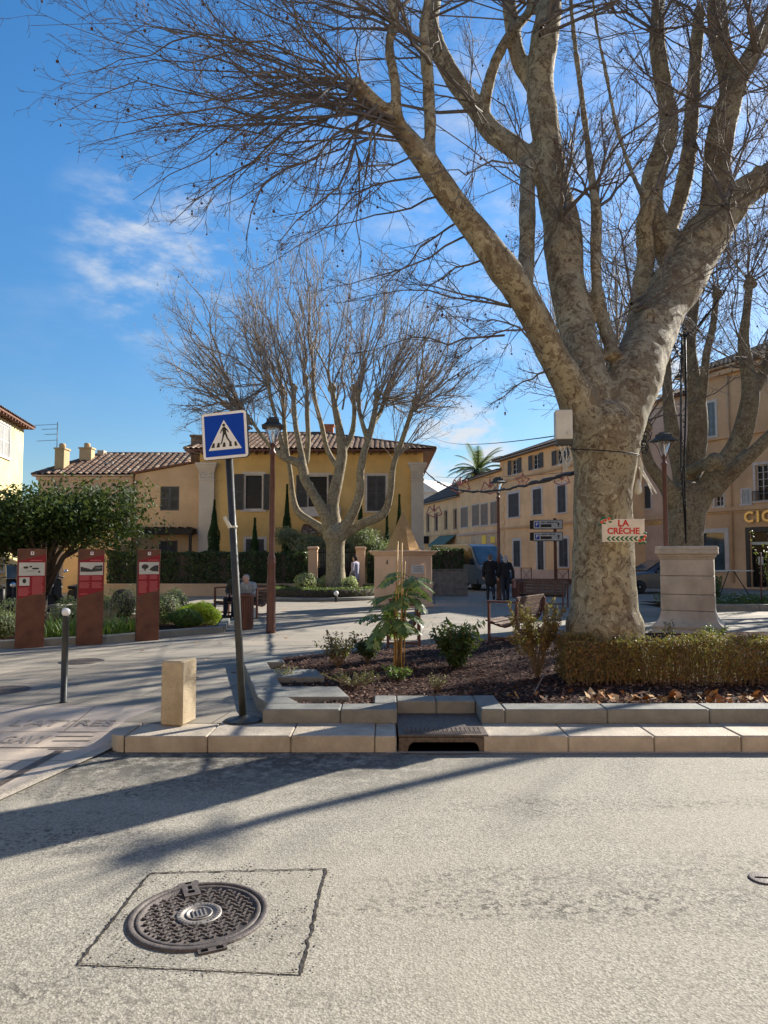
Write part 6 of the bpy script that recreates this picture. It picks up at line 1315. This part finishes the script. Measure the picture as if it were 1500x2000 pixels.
# wire round the trunk
ps=[]
for k in range(25):
    a=PI*1.02+PI*.98*k/24; ps.append((BY and base.x+.0+.49*math.cos(a),base.y+.49*math.sin(a),0))
z0=atY(1120,868,BY-.4).z; z1=atY(1238,884,BY-.4).z
t=thing('strap_wire',(base.x,base.y,0),0,'thin dark cable looped round the big trunk below its fork','cable'); MB().tube([(p[0]-base.x,p[1]-base.y,z0+(z1-z0)*i/24-.05*math.sin(PI*i/24)) for i,p in enumerate(ps)],.007,6).build('wire',M['wire'],t)
BM=[None]
def bulb(p,par):
    if BM[0] is None: o=MB().sphere((0,0,0),.018,6).build('bulb',M['darkgrey'],par,p); BM[0]=o.data; return
    o=bpy.data.objects.new('bulb',BM[0]); col.objects.link(o); o.parent=par; o.location=p
def garland(a,b_,sag,label,r=.03,fuzz=True,n=40,name='light_garland',cat='garland',bulbs=0,group=None):
    a=Vector(a); b_=Vector(b_); t=thing(name,a,0,label,cat,group); mb=MB(); pts=[]
    for k in range(n+1): f=k/n; p=(b_-a)*f; p.z-=sag*4*f*(1-f); pts.append(p+(Vector((random.gauss(0,r*.35),random.gauss(0,r*.35),random.gauss(0,r*.35))) if fuzz else Vector()))
    mb.tube(pts,[r*random.uniform(.6,1.3) if fuzz else r for _ in pts],6); mb.build('cable',M['wire'],t)
    if bulbs:
        for k in range(bulbs): p=pts[int((k+.5)/bulbs*n)]; bulb(p+Vector((random.gauss(0,r*2),random.gauss(0,r*2),-.03)),t)
    return t
vp=Vector((2.05,35.8,atY(829,918,35.8).z)); garland(vp,atY(1125,921,BY+.2),.62,'thick dark light garland from the villa pilaster to the big trunk',.030,True,90)
garland(atY(832,842,60),atY(1088,851,BY),.5,'thin cable crossing the sky towards the electrical box',.008,False,name='overhead_cable',cat='cable')
a=atY(1334,650,14.9); a2=atY(1332,900,14.75); a3=atY(1340,1062,14.9); 
t=thing('light_garland',a3,0,'bundle of dark light wires hanging down onto the pedestal','garland'); mb=MB()
for k in range(5):
    o=Vector((random.gauss(0,.03),random.gauss(0,.03),0)); mb.tube([Vector((0,0,0)),a2-a3+o,(a2+a)/2-a3+o*1.6,a-a3+o],[.014]*4,6)
mb.build('cable',M['wire'],t)
for k in range(80): f=random.random(); p=(a2-a3)*(f*1.6) if f<.62 else (a2-a3).lerp(a-a3,(f-.62)/.38); bulb(p+Vector((random.gauss(0,.045),random.gauss(0,.045),0)),t)
for i,(pa,pb,l) in enumerate((((1335,655),(1290,600),'left strand'),((1333,700),(1305,640),'lower left strand'),((1335,660),(1420,560),'right strand'))):
    garland(atY(*pa,14.9),atY(*pb,13.6),.1,'tangled dark light wire above the pedestal, '+l,.02,True,20,bulbs=14)
t=thing('wire_bundle',atY(1252,862,BY+.05),0,'coiled bundle of black wires on the right side of the trunk','wire bundle'); mb=MB()
for k in range(22): 
    c0=Vector((random.gauss(0,.05),random.gauss(0,.05),random.gauss(0,.09))); r_=random.uniform(.03,.08); ph=random.uniform(0,6); mb.tube([c0+Vector((r_*math.cos(ph+q),random.gauss(0,.02),r_*1.3*math.sin(ph+q))) for q in (0,1,2,3,4,5)],.006,5)
mb.build('coils',M['wire'],t); mb=MB()
for k in range(7): mb.tube([(-.06,0,-.1),(-.03+random.uniform(-.03,.05),0,-.35),(random.uniform(-.05,.25),.1,-.6-random.random()*.2)],.006,5)
mb.build('loose_wires',M['offwhite'],t)
c=atY(1247,955,BY); t=thing('hanging_bulb',c,0,'small frosted lamp hanging on a wire right of the trunk','lamp'); MB().lathe([(.005,.14),(.02,.10),(.045,.02),(.05,-.04),(.02,-.075)],12).build('bulb',M['offwhite'],t); MB().tube([(0,0,.13),(.0,0,.72)],.005,5).build('wire',M['wire'],t)
# street star decorations
dec=plain('faded red tinsel',(.45,.17,.13),.7,0,.3,30)
def star(u,v,Y,r,label,kind='star'):
    t=thing('star_decoration',atY(u,v,Y),0,label,'decoration','faded star decorations over the side street'); mb=MB(); pts=[]
    for k in range(10): a=PI/2+2*PI*k/10; q=r if k%2==0 else r*.5; pts.append((q*math.cos(a),0,q*math.sin(a)))
    if kind!='star': pts=[(-r,0,-r*.4),(-r*.6,0,r*.6),(-r*.1,0,0),(0,0,r*.9),(r*.1,0,0),(r*.6,0,r*.6),(r,0,-r*.4),(0,0,-r*.8)]
    for i in range(len(pts)): mb.tube([pts[i],pts[(i+1)%len(pts)]],r*.07,5)
    for i in range(0,len(pts)): mb.tube([pts[i],(0,0,0)],r*.04,4)
    mb.build('frame',dec,t); mb=MB(); mb.tube([(0,0,r*.8),(0,0,r*1.6)],.012,4)
    mb.build('hanger',M['wire'],t)
for a in ((1021,939,45,.48,'pink star decoration nearest the corner house'),(1097,936,40,.45,'pink crown shaped decoration beside the big trunk','c'),(957,951,55,.7,'pale shell shaped decoration left of the street lamp','c'),(899,948,62,.85,'red crown shaped decoration over the terraced houses','c'),(848,998,72,.8,'smallest far red decoration beside the villa pilaster','c')): star(*a)
garland((4.5,62,atY(899,938,62).z+.3),(14,42.5,atY(1097,925,42).z+.5),.3,'thin cable carrying the star decorations along the street',.012,False,name='overhead_cable',cat='cable')
# ---------------- people ----------------
def blob(parts,name,mat,par,vox=.012,sm=3):
    mb=MB()
    for pr_ in parts:
        pts=[Vector(p[:3]) for p in pr_]; rs=[p[3] for p in pr_]
        if len(pts)>1: mb.tube(pts,rs,12)
        for p,r in zip(pts,rs): mb.sphere(p,r,12)
    o=mb.build(name,mat,par); m=o.modifiers.new('merge','REMESH'); m.mode='VOXEL'; m.voxel_size=vox; m.use_smooth_shade=True; s=o.modifiers.new('smooth','SMOOTH'); s.iterations=sm; s.factor=.5; return o
def hand(w_,d,side):
    """palm and five fingers from wrist w_ along d"""
    w_=Vector(w_); d=Vector(d).normalized(); s=d.orthogonal().normalized(); s=Vector((0,1,0)).cross(d).normalized() if abs(d.y)<.9 else Vector((1,0,0)); out=[]; pal=w_+d*.045
    out.append([(*w_,.024),(*pal,.03),(*(w_+d*.085),.028)])
    for k,L_ in enumerate((.062,.072,.068,.052)):
        b0=w_+d*.085+s*(k-1.5)*.019; m_=b0+d*L_*.5+Vector((0,.006,0)); e=b0+d*L_*.92+Vector((0,.022,0)); out.append([(*b0,.010),(*m_,.009),(*e,.0075)])
    th=w_+d*.03+s*(-.03)*side; out.append([(*th,.012),(*(th+d*.03-s*.018*side),.010),(*(th+d*.058-s*.022*side),.008)])
    return out
def person(p,rz,label,J,hair,haircol,top,trs,coat_len=.0,hair_long=False,scale=1,skirt=False):
    """faces local +y; J joints"""
    t=thing('person',p,rz,label,'person'); t.scale=(scale,)*3; g_=lambda k: J[k]
    H=Vector(J['head']); N_=Vector(J['neck']); PV=Vector(J['pelvis']); C=(N_+PV)/2+Vector((0,.0,.05)); par=[]
    fw=Vector(J.get('face',(0,1,0))).normalized()
    par.append([(*PV,.125),(*(PV.lerp(N_,.4)),.115),(*(PV.lerp(N_,.8)),.125),(*N_,.06)]); par.append([(*N_,.055),(*H,.06)])
    par+= [[(*H,.088),(*(H+Vector((0,0,.03))),.095)],[(*(H+fw*.02-Vector((0,0,.07))),.055)],[(*(H+fw*.095-Vector((0,0,.005))),.014),(*(H+fw*.105-Vector((0,0,.025))),.016)]]
    sd=fw.cross(Vector((0,0,1))).normalized()
    for s in (-1,1): par.append([(*(H+sd*s*.092),.018),(*(H+sd*s*.094-Vector((0,0,.03))),.014)]); par.append([(*(H+fw*.082+sd*s*.032+Vector((0,0,.012))),.014)])
    par.append([(*(H+fw*.086-sd*.022-Vector((0,0,.052))),.010),(*(H+fw*.086+sd*.022-Vector((0,0,.052))),.010)])
    sl=[];tl=[];sh=[]
    for s in ('L','R'):
        S_,E_,Wr=Vector(J['sh'+s]),Vector(J['el'+s]),Vector(J['wr'+s]); par.append([(*(N_.lerp(S_,.3)),.07),(*S_,.062),(*E_,.043),(*Wr,.028)]); par+=hand(Wr,Wr-E_,1 if s=='R' else -1); sl.append([(*N_.lerp(S_,.4),.085),(*S_,.082),(*E_,.062),(*(E_.lerp(Wr,.9)),.048)])
        Hp,K,A_=Vector(J['hip'+s]),Vector(J['kn'+s]),Vector(J['an'+s]); T_=Vector(J['to'+s]); par.append([(*PV,.1),(*Hp,.09),(*K,.06),(*A_,.04),(*T_,.035)]); tl.append([(*PV,.125),(*Hp,.105),(*K,.075),(*(K.lerp(A_,.92)),.058)]); sh.append([(*(A_-Vector((0,0,.02))),.052),(*T_,.042)])
    blob(par,'body',M['skin'],t,.0075,2)
    tp=[[(*(PV+Vector((0,0,-.02-coat_len))),.17 if coat_len else .145),(*PV,.155),(*(PV.lerp(N_,.45)),.148),(*(PV.lerp(N_,.82)),.145),(*(PV.lerp(N_,.96)),.08)],[(*Vector(J['shL']),.08),(*Vector(J['shR']),.08)]]+sl
    tpx=[[(*(Vector((q[0]-.055,q[1],q[2]))),q[3]*.85) for q in tp[0]],[(*(Vector((q[0]+.055,q[1],q[2]))),q[3]*.85) for q in tp[0]]]
    blob(tp+tpx,'jacket',top,t,.016); blob(tl,'trousers',trs,t,.014); blob(sh,'shoes',M['wire'],t,.012)
    hp=[[(*(H+Vector((0,0,.045))-fw*.02),.097)],[(*(H-fw*.045+Vector((0,0,.0))),.085)]]
    if hair_long: hp+=[[(*(H-fw*.05-Vector((0,0,.03))),.09),(*(H-fw*.06-Vector((0,0,.13))),.07)]]
    blob(hp,'hair',haircol,t,.012,2)
    return t
blk=plain('black wool',(.014,.014,.017),.9,0,.3,12); jean=plain('dark jeans',(.022,.026,.036),.85,0,.3,12); gh=plain('grey hair',(.30,.29,.28),.8,0,.25,40); bh=plain('short brown grey hair',(.10,.075,.06),.8,0,.25,40); lav=plain('lavender grey coat',(.30,.28,.36),.85,0,.15,10); gc=plain('silver grey coat',(.30,.32,.34),.6,0,.35,14); dk=plain('dark green coat',(.05,.055,.05),.9,0,.25,12)
walk=dict(head=(0,.02,1.62),neck=(0,0,1.46),pelvis=(0,0,.96),shL=(-.19,0,1.42),shR=(.19,0,1.42),elL=(-.27,-.04,1.14),elR=(.27,.02,1.14),wrL=(-.25,.10,.90),wrR=(.27,.14,.93),hipL=(-.10,0,.92),hipR=(.10,0,.92),knL=(-.10,.06,.50),knR=(.10,.08,.50),anL=(-.10,.02,.08),anR=(.11,-.28,.20),toL=(-.10,.18,.045),toR=(.12,-.20,.07))
walk2=dict(walk); walk2.update(anR=(.10,.04,.08),toR=(.10,.2,.045),knR=(.10,.05,.50),anL=(-.09,-.22,.12),toL=(-.09,-.10,.05),knL=(-.10,.02,.50),wrR=(.33,.02,.88),elR=(.30,-.03,1.13))
Yc=27.2
person(Vector(((957-750)/F*Yc,Yc,0)),R(-6),'person in long black coat walking away, left of the couple',walk,None,bh,blk,jean,.25)
person(Vector(((986-750)/F*(Yc-.3),Yc-.3,0)),R(4),'person with long grey hair and black jacket walking away, carrying a bag',walk2,None,gh,blk,jean,.0,True,.97)
pb=Vector(((986-750)/F*(Yc-.3),Yc-.3,0)); t=thing('handbag',pb+Vector((.33,.02,.62)),R(10),'small rosy handbag held by the grey haired walker','handbag'); MB().bevbox((0,0,0),(.08,.24,.30),.02).build('bag',plain('rosy leather',(.30,.14,.12),.6),t); mb=MB(); mb.tube([(0,-.08,.14),(0,-.05,.23),(0,.05,.23),(0,.08,.14)],.008,6); mb.build('handle',M['wire'],t)
Yg=29.6; st_=dict(walk); st_.update(anR=(.10,-.06,.08),toR=(.10,.1,.045),knR=(.10,.0,.5))
person(Vector(((694-750)/F*Yg,Yg,0)),R(60),'person in dark clothes with lavender coat by the gate pillar',st_,None,blk,lav,blk,.15,False,.97)
sit=dict(head=(0,.02,1.16),neck=(0,-.03,1.0),pelvis=(0,-.12,.52),shL=(-.18,-.04,.96),shR=(.18,-.04,.96),elL=(-.25,.02,.70),elR=(.25,.02,.70),wrL=(-.12,.22,.62),wrR=(.12,.22,.62),hipL=(-.10,-.08,.52),hipR=(.10,-.08,.52),knL=(-.12,.34,.50),knR=(.12,.34,.50),anL=(-.12,.38,.09),anR=(.12,.36,.09),toL=(-.12,.52,.045),toR=(.12,.50,.045))
Bp=Vector((atZ(524,1203).x,19.3,0)); ra=R(150); ax2=Vector((math.cos(ra),math.sin(ra),0)); fy=Vector((-math.sin(ra),math.cos(ra),0))
person(Bp+ax2*1.0,ra+.25,'white haired person in a dark coat seated at the left of the bench',sit,None,gh,dk,jean,0,False,1.0)
lean_=dict(sit); lean_.update(head=(0,.16,1.08),neck=(0,.06,.95),shL=(-.18,.03,.92),shR=(.18,.03,.92))
person(Bp+ax2*.52,ra+.1,'person in a silver grey coat leaning forward on the bench',lean_,None,gh,gc,blk,0,False,.97)
t=thing('white_bag',Bp+ax2*.2+fy*.1,0,'small white bag standing under the seated pair','bag'); MB().bevbox((0,0,.14),(.14,.08,.28),.02).build('bag',M['white'],t); MB().tube([(-.05,0,.27),(-.03,0,.36),(.03,0,.36),(.05,0,.27)],.006,6).build('handle',M['white'],t)
